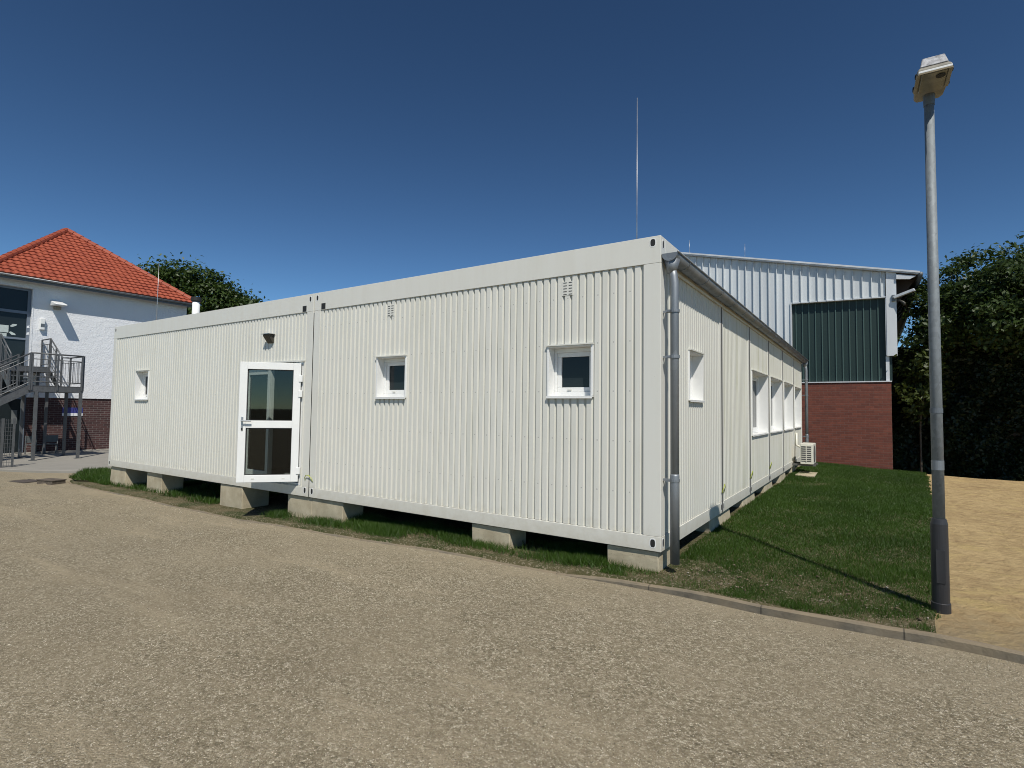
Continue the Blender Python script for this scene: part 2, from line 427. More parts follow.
def axis_pts(a, b, fine_a, fine_b, step_f, step_c):
    return np.unique(np.concatenate([np.arange(a, fine_a, step_c), np.arange(fine_a, fine_b, step_f), np.arange(fine_b, b+.01, step_c)]))
ax = axis_pts(-420, 420, -32, 14, .5, 20); ay = axis_pts(-420, 420, -14, 30, .5, 20)
X, Y = np.meshgrid(ax, ay, indexing='ij'); sheet('ground', X, Y, -.14, M['earth'])

# gravel yard up to the kerb line
ax = axis_pts(-46, 30, -20, 8, .2, 1.0)
lim = np.where(ax < -14.75, np.interp(ax, [-46, -24.05, -14.76], [5, 5, 5]), yk(ax))
vv = np.linspace(0, 1, 90)**2.2
X = np.repeat(ax[:, None], len(vv), 1); Y = lim[:, None] - vv[None, :]*(lim[:, None]+45)
sheet('gravel_yard', X, Y, -.035, M['gravel'])
# lawn: beside the building and as a strip in front of / under it
v = np.linspace(0, 1, 110)**1.6; u = np.linspace(0, 1, 26)
ys = -.5+v*17.45
X = -.8 + u[:, None]*(grass_right(ys)[None, :]+.8); Y = np.maximum(ys[None, :], yk(X)+.05)
Y = np.where(v[None, :] > 0, yk(X)+.03 + v[None, :]*(16.95-yk(X)), yk(X)+.05)
X = -.8 + u[:, None]*(grass_right(Y)+.8)
Y = yk(X)+.03 + v[None, :]*(16.95-yk(X))
sheet('lawn', X, Y, .03, M['soil'], rough=.006, skirt=True)
ax = np.linspace(-14.7, -.8, 90); vv = np.linspace(0, 1, 14)
X = np.repeat(ax[:, None], 14, 1); Y = yk(X)+.02 + vv[None, :]*(3.2-yk(X))
sheet('lawn_strip', X, Y, .012, M['soil'], rough=.006, skirt=True)
# sand path right of the lawn
v = np.linspace(0, 1, 80)**1.5; u = np.linspace(0, 1, 30)
Y0 = -.4 + v*17.1
xr = grass_right(Y0); X = xr[None, :] + u[:, None]*(13-xr[None, :])
Y = yk(X)+.03 + v[None, :]*(16.6-yk(X))
X = grass_right(Y) + u[:, None]*(13-grass_right(Y))
sheet('sand_path', X, Y, .026, M['sand'], rough=.008)
# pavement in front of the house
P0 = [(-32, -8.4), (-19.2, -.75), (-16.35, .75), (-14.9, 1.9), (-13.6, 2.9)]
ax = np.linspace(-32, -13.6, 60)
y0 = np.interp(ax, [p[0] for p in P0], [p[1] for p in P0]); vv = np.linspace(0, 1, 24)
X = np.repeat(ax[:, None], 24, 1); Y = y0[:, None] + vv[None, :]*(10-y0[:, None])
sheet('pavement', X, Y, .03, M['paving'])

LP = [(-14.95, -.22), (-16.4, .62), (-15.9, 1.15), (-14.9, 1.75), (-13.9, 2.5), (-13.3, 2.3), (-13.35, .2), (-14.2, -.30)]
_c = np.array(LP).mean(0); _P = []
for (a, b) in zip(LP, LP[1:]+LP[:1]): _P += [(a[0]+(b[0]-a[0])*i/8, a[1]+(b[1]-a[1])*i/8) for i in range(8)]
_P = np.array(_P+[_P[0]]); rr = np.linspace(0, 1, 10)
X = _c[0]+(_P[:, 0][:, None]-_c[0])*rr[None, :]; Y = _c[1]+(_P[:, 1][:, None]-_c[1])*rr[None, :]
sheet('lawn_patch', X, Y, .045, M['soil'])
def in_poly(x, y, P):
    r = np.zeros(len(x), bool)
    for (x0, y0), (x1, y1) in zip(P, P[1:]+P[:1]):
        c_ = ((y0 > y) != (y1 > y)); xi = (x1-x0)*(y-y0)/((y1-y0) if y1 != y0 else 1e-9)+x0
        r ^= c_ & (x < xi)
    return r

def sweep_kerb(name, pts, w, top, depth, mat, step=.25):
    P = []
    for (a, b) in zip(pts[:-1], pts[1:]):
        n = max(1, int(math.hypot(b[0]-a[0], b[1]-a[1])/step))
        P += [(a[0]+(b[0]-a[0])*i/n, a[1]+(b[1]-a[1])*i/n) for i in range(n)]
    P.append(pts[-1])
    vs = []; fs = []
    for i, p in enumerate(P):
        q0 = P[max(0, i-1)]; q1 = P[min(len(P)-1, i+1)]
        d = Vector((q1[0]-q0[0], q1[1]-q0[1])).normalized(); nx, ny = -d.y, d.x
        z = g1(*p); tp = top - (KDROP*min(1, max(0, (.6-p[0])/1.5)) if name == 'kerb' else 0); e = .004*math.sin(i*2.1)+.004*math.sin(i*.83)
        for (o, h) in ((-w/2, -depth), (-w/2+e, tp-.012), (-w/2+.012+e, tp+e), (w/2-.012, tp+e), (w/2, tp-.012), (w/2, -depth)):
            vs.append((p[0]+nx*o, p[1]+ny*o, z+h))
    k = 6
    for i in range(len(P)-1):
        for j in range(k-1): fs.append((i*k+j, i*k+j+1, (i+1)*k+j+1, (i+1)*k+j))
    fs += [tuple(range(k)), tuple(range((len(P)-1)*k, len(P)*k))]
    m = MB().add(vs, fs)
    return tag(m.build(name, mat), kind='structure')
KDROP = .058
sweep_kerb('kerb', KERB, .065, .036, .2, M['kerb'])
sweep_kerb('kerb_edging', [(-24, -3.9), (-19.1, -.85), (-16.3, .62), (-14.85, 1.75)], .32, .034, .15, M['paving'], .5)

# ------------------------------------------------------------------ container building
H = 3.3; LX = -13.29; LY = 13.6
JX = -5.745
YJ = [0, 2.755, 4.925, 7.095, 9.265, 11.435, 13.6]
BLD = thing('container_building', (0, 0, 0), 'long low cream white building of ribbed steel container modules raised on concrete blocks', 'container building')

def rib_profile(a, b, pitch, crest, depth):
    """(u, d) polyline, d = inward depth"""
    n = max(1, round((b-a)/pitch)); p = (b-a)/n; sl = (p-crest)*.30; val = p-crest-2*sl
    out = [(a, 0)]
    for i in range(n):
        s = a+i*p
        out += [(s+crest, 0), (s+crest+sl, depth), (s+crest+sl+val, depth), (s+p, 0)]
    return out
def ribbed(name, axis, a, b, z0, z1, base, openings, mat, pitch=.0947, crest=.059, depth=.026, sign=1):
    """wall skin on y=base (axis x, running in u=x) or x=base (axis y); openings (u0,u1,z0,z1)"""
    pr = rib_profile(a, b, pitch, crest, depth)
    cuts = sorted({o[0] for o in openings} | {o[1] for o in openings})
    pts = []
    for (p, q) in zip(pr[:-1], pr[1:]):
        pts.append(p)
        for c in cuts:
            if p[0] < c < q[0]: pts.append((c, p[1]+(q[1]-p[1])*(c-p[0])/(q[0]-p[0])))
    pts.append(pr[-1])
    m = MB()
    def P(u, d, z): return (u, base+d, z) if axis == 'x' else (base-d, u, z)
    for p, q in zip(pts[:-1], pts[1:]):
        mid = (p[0]+q[0])/2; iv = [(z0, z1)]
        for o in openings:
            if o[0] <= mid <= o[1]:
                iv = [w for (s, e) in iv for w in ((s, min(e, o[2])), (max(s, o[3]), e)) if w[1]-w[0] > 1e-4]
        for s, e in iv:
            m.add([P(*p, s), P(*q, s), P(*q, e), P(*p, e)], [(0, 1, 2, 3)])
    return link_mesh(name, m.v, m.f, mat, BLD)

def window(axis, u0, u1, z0, z1, depth, mull=0, wall=0., label=None):
    """reveal boards + frame + pane set back by depth; axis as in ribbed"""
    def bx(m, ua, da, za, ub, db, zb):
        if axis == 'x': m.box(ua, wall+da, za, ub, wall+db, zb)
        else: m.box(wall-da, ua, za, wall-db, ub, zb)
    m = MB(); t = .014
    bx(m, u0-.012, -.004, z0, u0+t, depth+.05, z1); bx(m, u1-t, -.004, z0, u1+.012, depth+.05, z1)
    bx(m, u0+t, -.002, z1-t, u1-t, depth+.05, z1)
    w = m.build('window', M['white'], BLD, bevel=.002)
    m = MB(); bx(m, u0-.018, -.022, z1+.001, u1+.018, .02, z1+.016); m.build('drip_flashing', M['frame'], w)
    m = MB(); bx(m, u0-.012, -.02, z0-.016, u1+.012, depth+.05, z0-.002); bx(m, u0-.012, -.02, z0-.032, u1+.012, -.014, z0-.016); m.build('sill', M['white'], w, bevel=.003)
    b = .05; m = MB()
    e = t+.001
    bx(m, u0+e, depth-.015, z0+.001, u1-e, depth+.045, z0+b); bx(m, u0+e, depth-.015, z1-b-t, u1-e, depth+.045, z1-t-.001)
    bx(m, u0+e, depth-.015, z0+b, u0+b, depth+.045, z1-b-t); bx(m, u1-b, depth-.015, z0+b, u1-e, depth+.045, z1-b-t)
    ed = [u0+b] + [u0+b+(u1-u0-2*b)*(i+1)/(mull+1) for i in range(mull)] + [u1-b]
    for i in range(mull): bx(m, ed[i+1]-.03, depth-.012, z0+b, ed[i+1]+.03, depth+.044, z1-b-t)
    m.build('frame', M['white'], w, bevel=.004)
    for i in range(mull+1):
        a = ed[i]+(.03 if i else 0); c = ed[i+1]-(.03 if i < mull else 0); s = .052
        m = MB()
        za, zb = z0+b+.001, z1-b-t-.001; a += .001; c -= .001
        bx(m, a, depth+.004, za, c, depth+.04, za+s); bx(m, a, depth+.004, zb-s, c, depth+.04, zb)
        bx(m, a, depth+.004, za+s, a+s, depth+.04, zb-s); bx(m, c-s, depth+.004, za+s, c, depth+.04, zb-s)
        m.build('sash', M['white'], w, bevel=.004)
        m = MB(); bx(m, a+s-.004, depth+.022, za+s-.004, c-s+.004, depth+.03, zb-s+.004); m.build('pane', M['glass'], w)
        m = MB(); bx(m, a+.3*(c-a) if mull == 0 else a+.02, depth-.012, za+.018, (a+.3*(c-a) if mull == 0 else a+.02)+.05, depth+.002, za+.034); m.build('vent_cap', M['frame'], w)
    return w
W_F = [(-1.351, -.784, 1.61, 2.19), (-4.241, -3.657, 1.606, 2.185), (-12.04, -11.44, 1.576, 2.205)]
DOOR = (-7.80, -5.985, .165, 2.19)
WS = (1.068, 1.695, 1.595, 2.19)
WB = [(y+.24, y+2.03, 1.04, 2.225) for y in YJ[2:5]] + [(YJ[5]+.30, YJ[5]+1.88, 1.05, 2.2)]
Z0, Z1 = .155, 3.008
ribbed('wall_panel', 'x', -5.575, -.192, Z0, Z1, .012, W_F[:2], M['wall'])
ribbed('wall_panel', 'x', -13.135, -5.925, Z0, Z1, .012, [W_F[2], DOOR], M['wall'])
ribbed('wall_panel', 'y', .165, YJ[1]-.115, Z0, Z1, -.012, [WS], M['wall'])
for k in range(1, 6):
    op = [WB[k-2]] if k >= 2 else []
    ribbed('wall_panel', 'y', YJ[k]+.115, YJ[k+1]-.115, Z0, Z1, -.012, op, M['wall_dirty'], .098, .062, .007 if k > 1 else .009)
for o in W_F: window('x', *o, .145)
window('y', *WS, .15)
for o in WB: window('y', *o, .19, 1)
# panel seams (thin shadow gaps between wall cassettes)
# frames
def rail(name, *b, bev=.004): return MB().box(*b).build(name, M['frame'], BLD, bevel=bev)
G = .011
for (a, b) in ((JX+G, 0), (LX, JX-G)):
    rail('top_rail', a, 0, 3.01, b, .16, H); rail('bottom_rail', a, 0, 0, b, .16, .152)
for x0, x1 in ((-.19, -.0), (JX+G, -5.577), (-5.923, JX-G), (LX, -13.137)):
    rail('corner_post', x0+.001, .001, .153, x1-.001, .16, 3.009)
for k in range(6):
    a, b = YJ[k], YJ[k+1]
    a += .161 if k == 0 else G*2; b -= G*2
    rail('top_rail', -.16, a, 3.01, 0, b, H); rail('bottom_rail', -.16, a, 0, 0, b, .152)
    if k > 0: rail('corner_post', -.16, a+.001, .153, -.001, YJ[k]+.113, 3.009)
    rail('corner_post', -.16, YJ[k+1]-.113, .153, -.001, b-.001, 3.009)
# joint seals
for k in range(1, 6): MB().box(-.1, YJ[k]-.03, .0, .003, YJ[k]+.03, 3.0).build('joint_seal', M['rail_dark'], BLD)
MB().box(JX-.0107, .006, .01, JX+.0107, .1, 2.98).build('joint_seal', M['dark'], BLD)
# rear and left faces, roof, floor
ribbed('wall_panel', 'y', .17, LY-.16, Z0, Z1, LX+.012, [], M['wall'], .0947, .058, -.014)
ribbed('wall_panel', 'x', LX+.16, -.16, Z0, Z1, LY-.012, [], M['wall'], .0947, .058, -.014)
rail('top_rail', LX, .161, 3.01, LX+.16, LY, H); rail('bottom_rail', LX, .161, 0, LX+.16, LY, .152)
rail('top_rail', LX+.161, LY-.16, 3.01, -.161, LY, H); rail('bottom_rail', LX+.161, LY-.16, 0, -.161, LY, .152)
rail('corner_post', LX, LY-.16, .153, LX+.16, LY, 3.009)
MB().box(LX+.1, .1, 3.17, -.1, LY-.1, 3.25).build('roof', M['zincpipe'], BLD)
MB().box(LX+.17, .165, .02, -.17, LY-.17, .14).build('floor_plate', M['floorgrey'], BLD)
MB().box(LX+.17, 3.4, .15, -.17, 3.5, 3.0).box(-8.6, .22, .15, -8.5, 3.39, 3.0).box(-4.9, .22, .15, -4.8, 3.39, 3.0).build('interior_wall', M['interior'], BLD)
MB().box(-8.499, .22, 2.75, -4.901, 3.39, 2.8).build('interior_ceiling', M['interior'], BLD)
# wall behind ribs, so daylight stays out of the rooms
def backing(axis, a, b, ops, base):
    m = MB(); us = sorted({a, b} | {o[0]-.02 for o in ops} | {o[1]+.02 for o in ops})
    for s, e in zip(us[:-1], us[1:]):
        iv = [(Z0, Z1)]; mid = (s+e)/2
        for o in ops:
            if o[0]-.02 < mid < o[1]+.02: iv = [w for (p, q) in iv for w in ((p, min(q, o[2]-.05)), (max(p, o[3]+.02), q)) if w[1]-w[0] > 1e-3]
        for p, q in iv:
            if axis == 'x': m.box(s, base, p, e, base+.03, q)
            else: m.box(base-.03, s, p, base, e, q)
    m.build('wall_lining', M['interior'], BLD)
backing('x', LX+.17, -.17, W_F + [(DOOR[0], DOOR[1], .1, DOOR[3])], .17)
backing('y', .21, LY-.17, [WS]+WB, -.17)
# corner casting holes
def oval(m, axis, u, z, ru, rz, off=.003, n=18):
    pts = []
    for k in range(n):
        a = 2*PI*k/n; c, s = math.cos(a), math.sin(a)
        pts.append((u+ru*math.copysign(abs(c)**.6, c), z+rz*math.copysign(abs(s)**.75, s)))
    if axis == 'x': m.prism(pts, lambda p, q: (p, -off, q), lambda p, q: (p, .02, q))
    else: m.prism(pts, lambda p, q: (off, p, q), lambda p, q: (-.02, p, q))
for (ax_, u, z, ru, rz) in [('x', -.085, 3.232, .026, .038), ('x', -.085, .082, .025, .040), ('y', .075, 3.22, .02, .04), ('y', .07, .085, .02, .04),
     ('x', -5.66, 3.215, .022, .04), ('x', -5.84, 3.215, .022, .04), ('x', -5.66, .10, .024, .042), ('x', -5.84, .10, .024, .042), ('x', -13.2, 3.22, .025, .04), ('x', -13.22, .08, .025, .04)] + [('y', y+s*.075, .085, .022, .04) for y in YJ[1:6] for s in (-1, 1)]:
    m = MB(); oval(m, ax_, u, z, ru+.01, rz+.01, .0015); oval_o = m.build('casting_rim', M['white'], BLD)
    m = MB(); oval(m, ax_, u, z, ru, rz, .003); m.build('casting_hole', M['dark'], BLD)
for x in (-5.505, -5.99): MB().box(x-.05, -.003, 3.02, x+.05, .01, 3.115).build('vent_hole', M['dark'], BLD)
# ventilation grilles: two columns of slots
for x in (-3.99, -1.10):
    m = MB().box(x-.075, .0085, 2.775, x+.075, .0115, 2.94); vg = m.build('vent_grille', M['wall'], BLD)
    m = MB()
    for i in range(5):
        for s in (-1, 1): m.box(x+s*.035-.022, .0065, 2.785+i*.034, x+s*.035+.022, .0085, 2.794+i*.034)
    m.build('vent_slot', M['rail_dark'], vg)
# bulkhead lamp above the door
m = MB().prism([(0, 0), (-.03, .01), (-.15, .12), (-.15, .15), (0, .15)], lambda d, z: (-7.0, d*.7+.008, 2.545+z), lambda d, z: (-6.83, d*.7+.008, 2.545+z))
lp = m.build('wall_lamp', M['blackmetal'], BLD, bevel=.006)
MB().box(-7.03, -.115, 2.697, -6.80, .01, 2.706).build('lamp_hood', M['bolt'], lp)
# small floodlight on the far left corner
m = MB().prism([(0, 0), (-.2, .10), (-.2, .2), (0, .2)], lambda d, z: (LX-.004+d*1., .12, 2.78+z), lambda d, z: (LX-.004+d, .36, 2.78+z))
m.build('floodlight', M['blackmetal'], BLD, bevel=.004)
# earthing cables over the joints
def cable(pts): return MB().tube(pts, .0062, 8).build('earthing_cable', M['yellow'], BLD, True)
cable([(JX+.10, -.004, .25), (JX+.08, -.02, .31), (JX+.03, -.028, .35), (JX-.04, -.028, .35), (JX-.08, -.02, .31), (JX-.09, -.004, .26)])
for k in (1, 2, 3): cable([(.006, YJ[k]-.06, .28), (.03, YJ[k]-.05, .36), (.035, YJ[k], .41), (.03, YJ[k]+.05, .36), (.006, YJ[k]+.06, .27)])

# door: fixed frame, closed leaf, open leaf on the right jamb
dx0, dx1, dz0, dz1 = DOOR
m = MB(); fr = .055
m.box(dx0, .02, dz0, dx0+fr, .15, dz1).box(dx1-fr, .02, dz0, dx1, .15, dz1).box(dx0+fr, .02, dz1-fr, dx1-fr, .15, dz1).box(dx0+fr, .03, dz0, dx1-fr, .15, dz0+.03)
door = m.build('door', M['white'], BLD, bevel=.004)
MB().box(dx0-.02, -.015, dz1+.002, dx1+.03, .02, dz1+.03).build('door_flashing', M['frame'], door)
def leaf(T, w, h, handle=True):
    """door leaf in local coords: x 0..w from hinge, y thickness, z 0..h, mapped by T"""
    st = .115; md = .93; mh = .06; th = .065
    def mbox(mb, x0, y0, z0, x1, y1, z1):
        mb.hexa([T(*p) for p in [(x0,y0,z0),(x1,y0,z0),(x1,y1,z0),(x0,y1,z0),(x0,y0,z1),(x1,y0,z1),(x1,y1,z1),(x0,y1,z1)]])
    m = MB()
    mbox(m, 0, 0, 0, st, th, h); mbox(m, w-st, 0, 0, w, th, h); mbox(m, st, 0, 0, w-st, th, st); mbox(m, st, 0, h-st, w-st, th, h); mbox(m, st, 0.002, md-mh, w-st, th-.002, md+mh)
    lf = m.build('door_leaf', M['white'], BLD, bevel=.005)
    for a, b in ((st, md-mh), (md+mh, h-st)):
        m = MB(); mbox(m, st-.003, .028, a-.003, w-st+.003, .036, b+.003); m.build('pane', M['clear'], lf)
        m = MB(); t = .012
        for (p, q, r, s) in ((st, a, w-st, a+t), (st, b-t, w-st, b), (st, a+t, st+t, b-t), (w-st-t, a+t, w-st, b-t)): mbox(m, p, .026, q, r, .040, s)
        m.build('gasket', M['dark'], lf)
    if handle:
        m = MB(); mbox(m, w-.075, -.012, md-.10, w-.045, 0, md+.12); mbox(m, w-.07, -.05, md+.045, w-.05, -.012, md+.065); mbox(m, w-.20, -.058, md+.043, w-.05, -.04, md+.067); m.build('handle', M['bolt'], lf, bevel=.004)
        m = MB(); mbox(m, w-.072, -.016, md-.09, w-.05, -.0125, md-.06); m.build('lock', M['dark'], lf)
        for z in (h-.25, h-.5, .18):
            m = MB(); mbox(m, -.028, -.012, z-.055, .03, -.001, z+.055); mbox(m, -.03, -.02, z-.055, -.008, .02, z+.055); m.build('hinge', M['white'], lf, bevel=.004)
        m = MB()
        for xx in (.2, .66): mbox(m, xx, -.004, .05, xx+.045, .001, .065)
        m.build('drain_cap', M['frame'], lf)
    return lf
ang = math.radians(46.5)
hx, hy = -6.005, -.02
dX = Vector((-math.cos(ang), -math.sin(ang), 0)); dN = Vector((math.sin(ang), -math.cos(ang), 0))  # towards outside
def T_open(x, y, z): p = Vector((hx, hy, .225)) + dX*x - dN*y; return (p.x, p.y, p.z+z)
leaf(T_open, .925, 1.935)
def T_fix(x, y, z): return (dx0+fr+.003+x, .055+y, .2+z)
leaf(T_fix, .80, 1.925, False)
MB().box(dx0+fr+.735, .035, .2, dx0+fr+.80, .054, 2.12).build('meeting_stile', M['white'], BLD, bevel=.003)

# gutter and downpipes
gx, gz, gr = .088, 3.10, .084
ga = [PI + PI*i/12 for i in range(13)]
outer = [(gx+gr*math.cos(a), gz+gr*math.sin(a)) for a in ga]; inner = [(gx+(gr-.005)*math.cos(a), gz+(gr-.005)*math.sin(a)) for a in reversed(ga)]
m = MB().prism(outer+inner, lambda x, z: (x, .02, z), lambda x, z: (x, LY+.16, z))
gut = m.build('gutter', M['zincpipe'], BLD, True)
MB().tube([(gx+gr+.004, .018, gz+.004), (gx+gr+.004, LY+.16, gz+.004)], .011, 8).build('gutter_bead', M['zincpipe'], gut, True)
m = MB().prism([(gx+gr*1.0*math.cos(a), gz+gr*math.sin(a)) for a in ga], lambda x, z: (x, .012, z), lambda x, z: (x, .022, z)); m.build('end_cap', M['zincpipe'], gut)
m = MB()
yb = .45
while yb < LY:
    for i in range(12):
        a0, a1 = ga[i], ga[i+1]; r = gr+.002
        m.hexa([(gx+rr*math.cos(a), yy, gz+rr*math.sin(a)) for yy, aa in ((yb, (a0, a1)), (yb+.03, (a0, a1))) for rr, a in ((r, aa[0]), (r+.006, aa[0]), (r+.006, aa[1]), (r, aa[1]))])
    m.box(.002, yb, gz-.01, .012, yb+.03, gz+.12)
    yb += .82
m.build('gutter_bracket', M['zincpipe'], gut)
MB().box(.002, .17, 2.985, .02, LY, 3.012).build('drip_edge', M['frame'], BLD)
def downpipe(x, y, zb):
    m = MB().tube([(x, y, zb), (x, y, 2.78), (x-.01, y+.005, 2.86), (gx, y+.01, 2.97)], .043, 18)
    d = m.build('downpipe', M['zincpipe'], BLD, True)
    MB().tube([(gx, y+.01, 2.90), (gx, y+.01, 2.96), (gx, y+.01, 3.04)], [.048, .06, .085], 18).build('outlet', M['zincpipe'], d, True)
    MB().tube([(x, y, zb-.02), (x, y, .78), (x, y, .80)], [.0475, .0475, .044], 18).build('standpipe', M['zincpipe'], d, True)
    for z in (2.48, 2.0, .72):
        m = MB().tube([(x, y, z), (x, y, z+.03)], .053, 18); m.box(.0, y-.012, z+.003, x-.03, y+.012, z+.027); m.box(x-.075, y-.06, z+.004, x-.03, y-.02, z+.026); m.build('pipe_clip', M['zincpipe'], d)
downpipe(.118, .085, g1(.1, .08)+.15); downpipe(.118, LY+.09, g1(.1, LY)+.05)

# ------------------------------------------------------------------ concrete blocks
def block(x0, y0, x1, y1, label, bat=.0, top=-.012):
    z = min(g1(a, b) for a in (x0, x1) for b in (y0, y1)) - .12
    cx, cy = (x0+x1)/2, (y0+y1)/2
    nx = 6; ny = 6; nz = 4
    m = MB(); p = [(x0-bat, y0-bat, z), (x1+bat, y0-bat, z), (x1+bat, y1+bat, z), (x0-bat, y1+bat, z), (x0, y0, top), (x1, y0, top), (x1, y1, top), (x0, y1, top)]
    m.hexa([(a+random.uniform(-.008, .008), b+random.uniform(-.006, .006), c) for a, b, c in p])
    o = m.build('concrete_block', M['concrete'], None, bevel=.012)
    return tag(o, label, 'concrete block', 'concrete blocks carrying the container building')
block(-.60, .035, -.03, .45, 'pale concrete block under the near corner of the container building, beside the downpipe foot')
block(-2.46, .035, -1.88, .42, 'lone concrete block in the grass strip under the long right module of the front')
block(-5.69, .035, -4.95, .45, 'concrete block right of the crack below the joint of the two front modules')
block(-6.33, .035, -5.70, .45, 'concrete block left of the crack below the front joint, right of the open door')
block(-8.40, .02, -7.66, .55, 'tall concrete block at the gravel edge directly left below the open glass door')
block(-11.40, .05, -10.75, .5, 'concrete block second from the far left corner of the front')
block(-13.22, .05, -12.45, .5, 'concrete block under the far left corner of the container building', .03)
for k, lab in ((1, 'concrete block under the first side joint, crossed by the lamp head shadow'), (2, 'concrete block under the second side joint, left of the first big side window'),
               (3, 'concrete block under the third side joint between the first two big side windows'), (4, 'concrete block under the fourth side joint between the middle side windows'), (5, 'small concrete block under the side joint in front of the air conditioner')):
    y = YJ[k]; s = [0, .62, .55, .5, .45, .42][k]
    block(-.62, y-s, -.03, y+s, lab, .03)
block(-.6, LY-.65, -.03, LY, 'concrete block under the rear right corner of the container building behind the air conditioner', .02)
block(-12.9, 6, -12.3, 6.6, 'concrete block under the hidden left side of the container building')

# rods and flue on the roof
def rod(x, y, z0, z1, label, r=.008, foot=True, grp='thin lightning rods'):
    t = thing('lightning_rod', (x, y, z0), label, 'lightning rod', grp)
    MB().tube([(x, y, z0), (x, y, z0+(z1-z0)*.45), (x, y, z1)], [r*1.5, r, r*.6], 8).build('rod', M['bolt'], t, True)
    if foot: MB().tube([(x, y, z0), (x, y, z0+.08)], [.14, .11], 16).build('foot', M['concrete'], t)
rod(-1.69, 3.8, 3.255, 7.2, 'tall thin white lightning rod standing on the roof behind the near front corner', .0085)
rod(-12.9, .74, 3.255, 5.0, 'short lightning rod on the far left part of the container roof before the tiled house')
t = thing('flue_pipe', (-12.2, 1.32, 3.25), 'short white flue pipe with black cap on the container roof', 'flue pipe')
# flue pipe parts (thing created above): stands on the flat roof of the container building
fx, fy = FLUE
t.location = (fx, fy, 3.25); ORG[t] = Vector((fx, fy, 3.25))
MB().tube([(fx, fy, 3.25), (fx, fy, 4.02)], .085, 20).build('pipe', M['pvc'], t, True)
MB().tube([(fx, fy, 4.02), (fx, fy, 4.05), (fx, fy, 4.14), (fx, fy, 4.15)], [.075, .115, .115, .03], 20).build('cap', M['dark'], t)

# air conditioner beside the rear end of the side wall
ax0, ax1, ay0, ay1, az0, az1 = .2, .51, 10.9, 11.7, .1, .64
t = thing('air_conditioner', (.3, 11, -.05), 'ivory outdoor air conditioner unit on a low bracket by the side wall end', 'air conditioner')
MB().box(ax0, ay0, az0, ax1, ay1, az1).build('casing', M['acwhite'], t, bevel=.015)
m = MB()
MB().box(ax0+.03, ay0-.006, az0+.07, ax1-.05, ay0-.002, az1-.06).build('grille_recess', M['rail_dark'], t)
for i in range(8): m.box(ax0+.03, ay0-.014, az0+.09+i*.055, ax1-.05, ay0-.007, az0+.105+i*.055)
m.box((ax0+ax1)/2-.02, ay0-.016, az0+.07, (ax0+ax1)/2, ay0-.0065, az1-.06)
m.build('grille', M['acwhite'], t)
MB().tube([(ax1+.004, (ay0+ay1)/2-.12, (az0+az1)/2), (ax1+.012, (ay0+ay1)/2-.12, (az0+az1)/2)], .22, 28).build('fan_guard', M['rail_dark'], t)
m = MB(); m.box(.003, ay0+.08, az0-.05, ax1+.05, ay0+.13, az0-.002); m.box(.003, ay1-.13, az0-.05, ax1+.05, ay1-.08, az0-.002); m.build('bracket', M['rail_dark'], t)
MB().tube([(ax0+.1, ay1, .45), (ax0+.02, ay1+.08, .45), (.02, ay1+.12, .55), (.02, ay1+.12, .9)], .03, 10).build('hose', M['acwhite'], t, True)
m = MB(); zz = g1(.35, 11)
m.box(.12, 10.4, zz-.1, .56, 11.5, zz+.07)
tag(m.build('paving_slab', M['concrete'], None, bevel=.01), 'pale concrete slab lying in the grass under the air conditioner', 'paving slab')

# ------------------------------------------------------------------ sports hall
HY = 17.0
hall = thing('sports_hall', (-2, HY, -.4), 'large hall with silver seam cladding, dark green panel and red brick base', 'sports hall')
RX, RZ, SL = -7.4, 8.66, .2313
def rz(x): return RZ - SL*abs(x-RX)
def quadp(mb, pts, y0, y1):
    return mb.prism(pts, lambda x, z: (x, y0, z), lambda x, z: (x, y1, z))
MB().box(-17.2, HY, -1.2, 2.38, HY+.3, 2.56).build('brick_wall', M['brick_red'], hall)
MB().box(2.08, HY+.301, -1.2, 2.379, HY+28, 2.56).build('brick_wall', M['brick_red_x'], hall)
MB().box(-17.2, HY-.035, 2.562, 2.40, HY+.2, 2.60).build('brick_coping', M['silver_trim'], hall)
m = MB(); top = lambda x: rz(x)-.075
quadp(m, [(-17.1, 2.6), (-.66, 2.6), (-.66, top(-.66)), (RX, top(RX)), (-17.1, top(-17.1))], HY+.02, HY+.2)
quadp(m, [(-.66, 5.53), (2.26, 5.50), (2.26, top(2.26)), (-.66, top(-.66))], HY+.02, HY+.2)
cl = m.build('cladding', M['silver'], hall)
m = MB(); x = -16.9
while x < 2.2:
    zb = 2.61 if x < -.68 else 5.53
    m.box(x-.011, HY-.05, zb, x+.011, HY+.019, top(x)-.012)
    x += .272
m.build('standing_seam', M['silver'], cl)
MB().box(-.64, HY+.16, 2.6, 2.38, HY+.2, 5.6).build('green_panel', M['green'], hall)
gp = hall
m = MB(); x = -.5
while x < 2.2: m.box(x-.016, HY+.125, 2.605, x+.016, HY+.159, 5.5); x += .212
m.build('panel_seam', M['green_rib'], hall)
m = MB(); m.box(-.67, HY-.03, 2.6, -.63, HY+.158, 5.53); quadp(m, [(-.67, 5.53), (2.30, 5.47), (2.30, 5.51), (-.67, 5.575)], HY-.032, HY+.158); m.box(2.25, HY-.03, 3.47, 2.275, HY+.158, 5.46)
m.build('panel_trim', M['silver_trim'], hall)
m = MB(); quadp(m, [(2.28, 3.45), (2.57, 3.45), (2.57, top(2.57)), (2.28, top(2.28))], HY-.05, HY+.2)
m.build('corner_cladding', M['silver_trim'], hall)
m = MB().box(2.24, HY+.05, 2.6, 2.34, HY+.158, 3.45); m.build('corner_trim', M['silver'], hall)
MB().box(2.34, HY+.1, 2.6, 2.42, HY+28, 5.9).build('side_cladding', M['green'], hall)
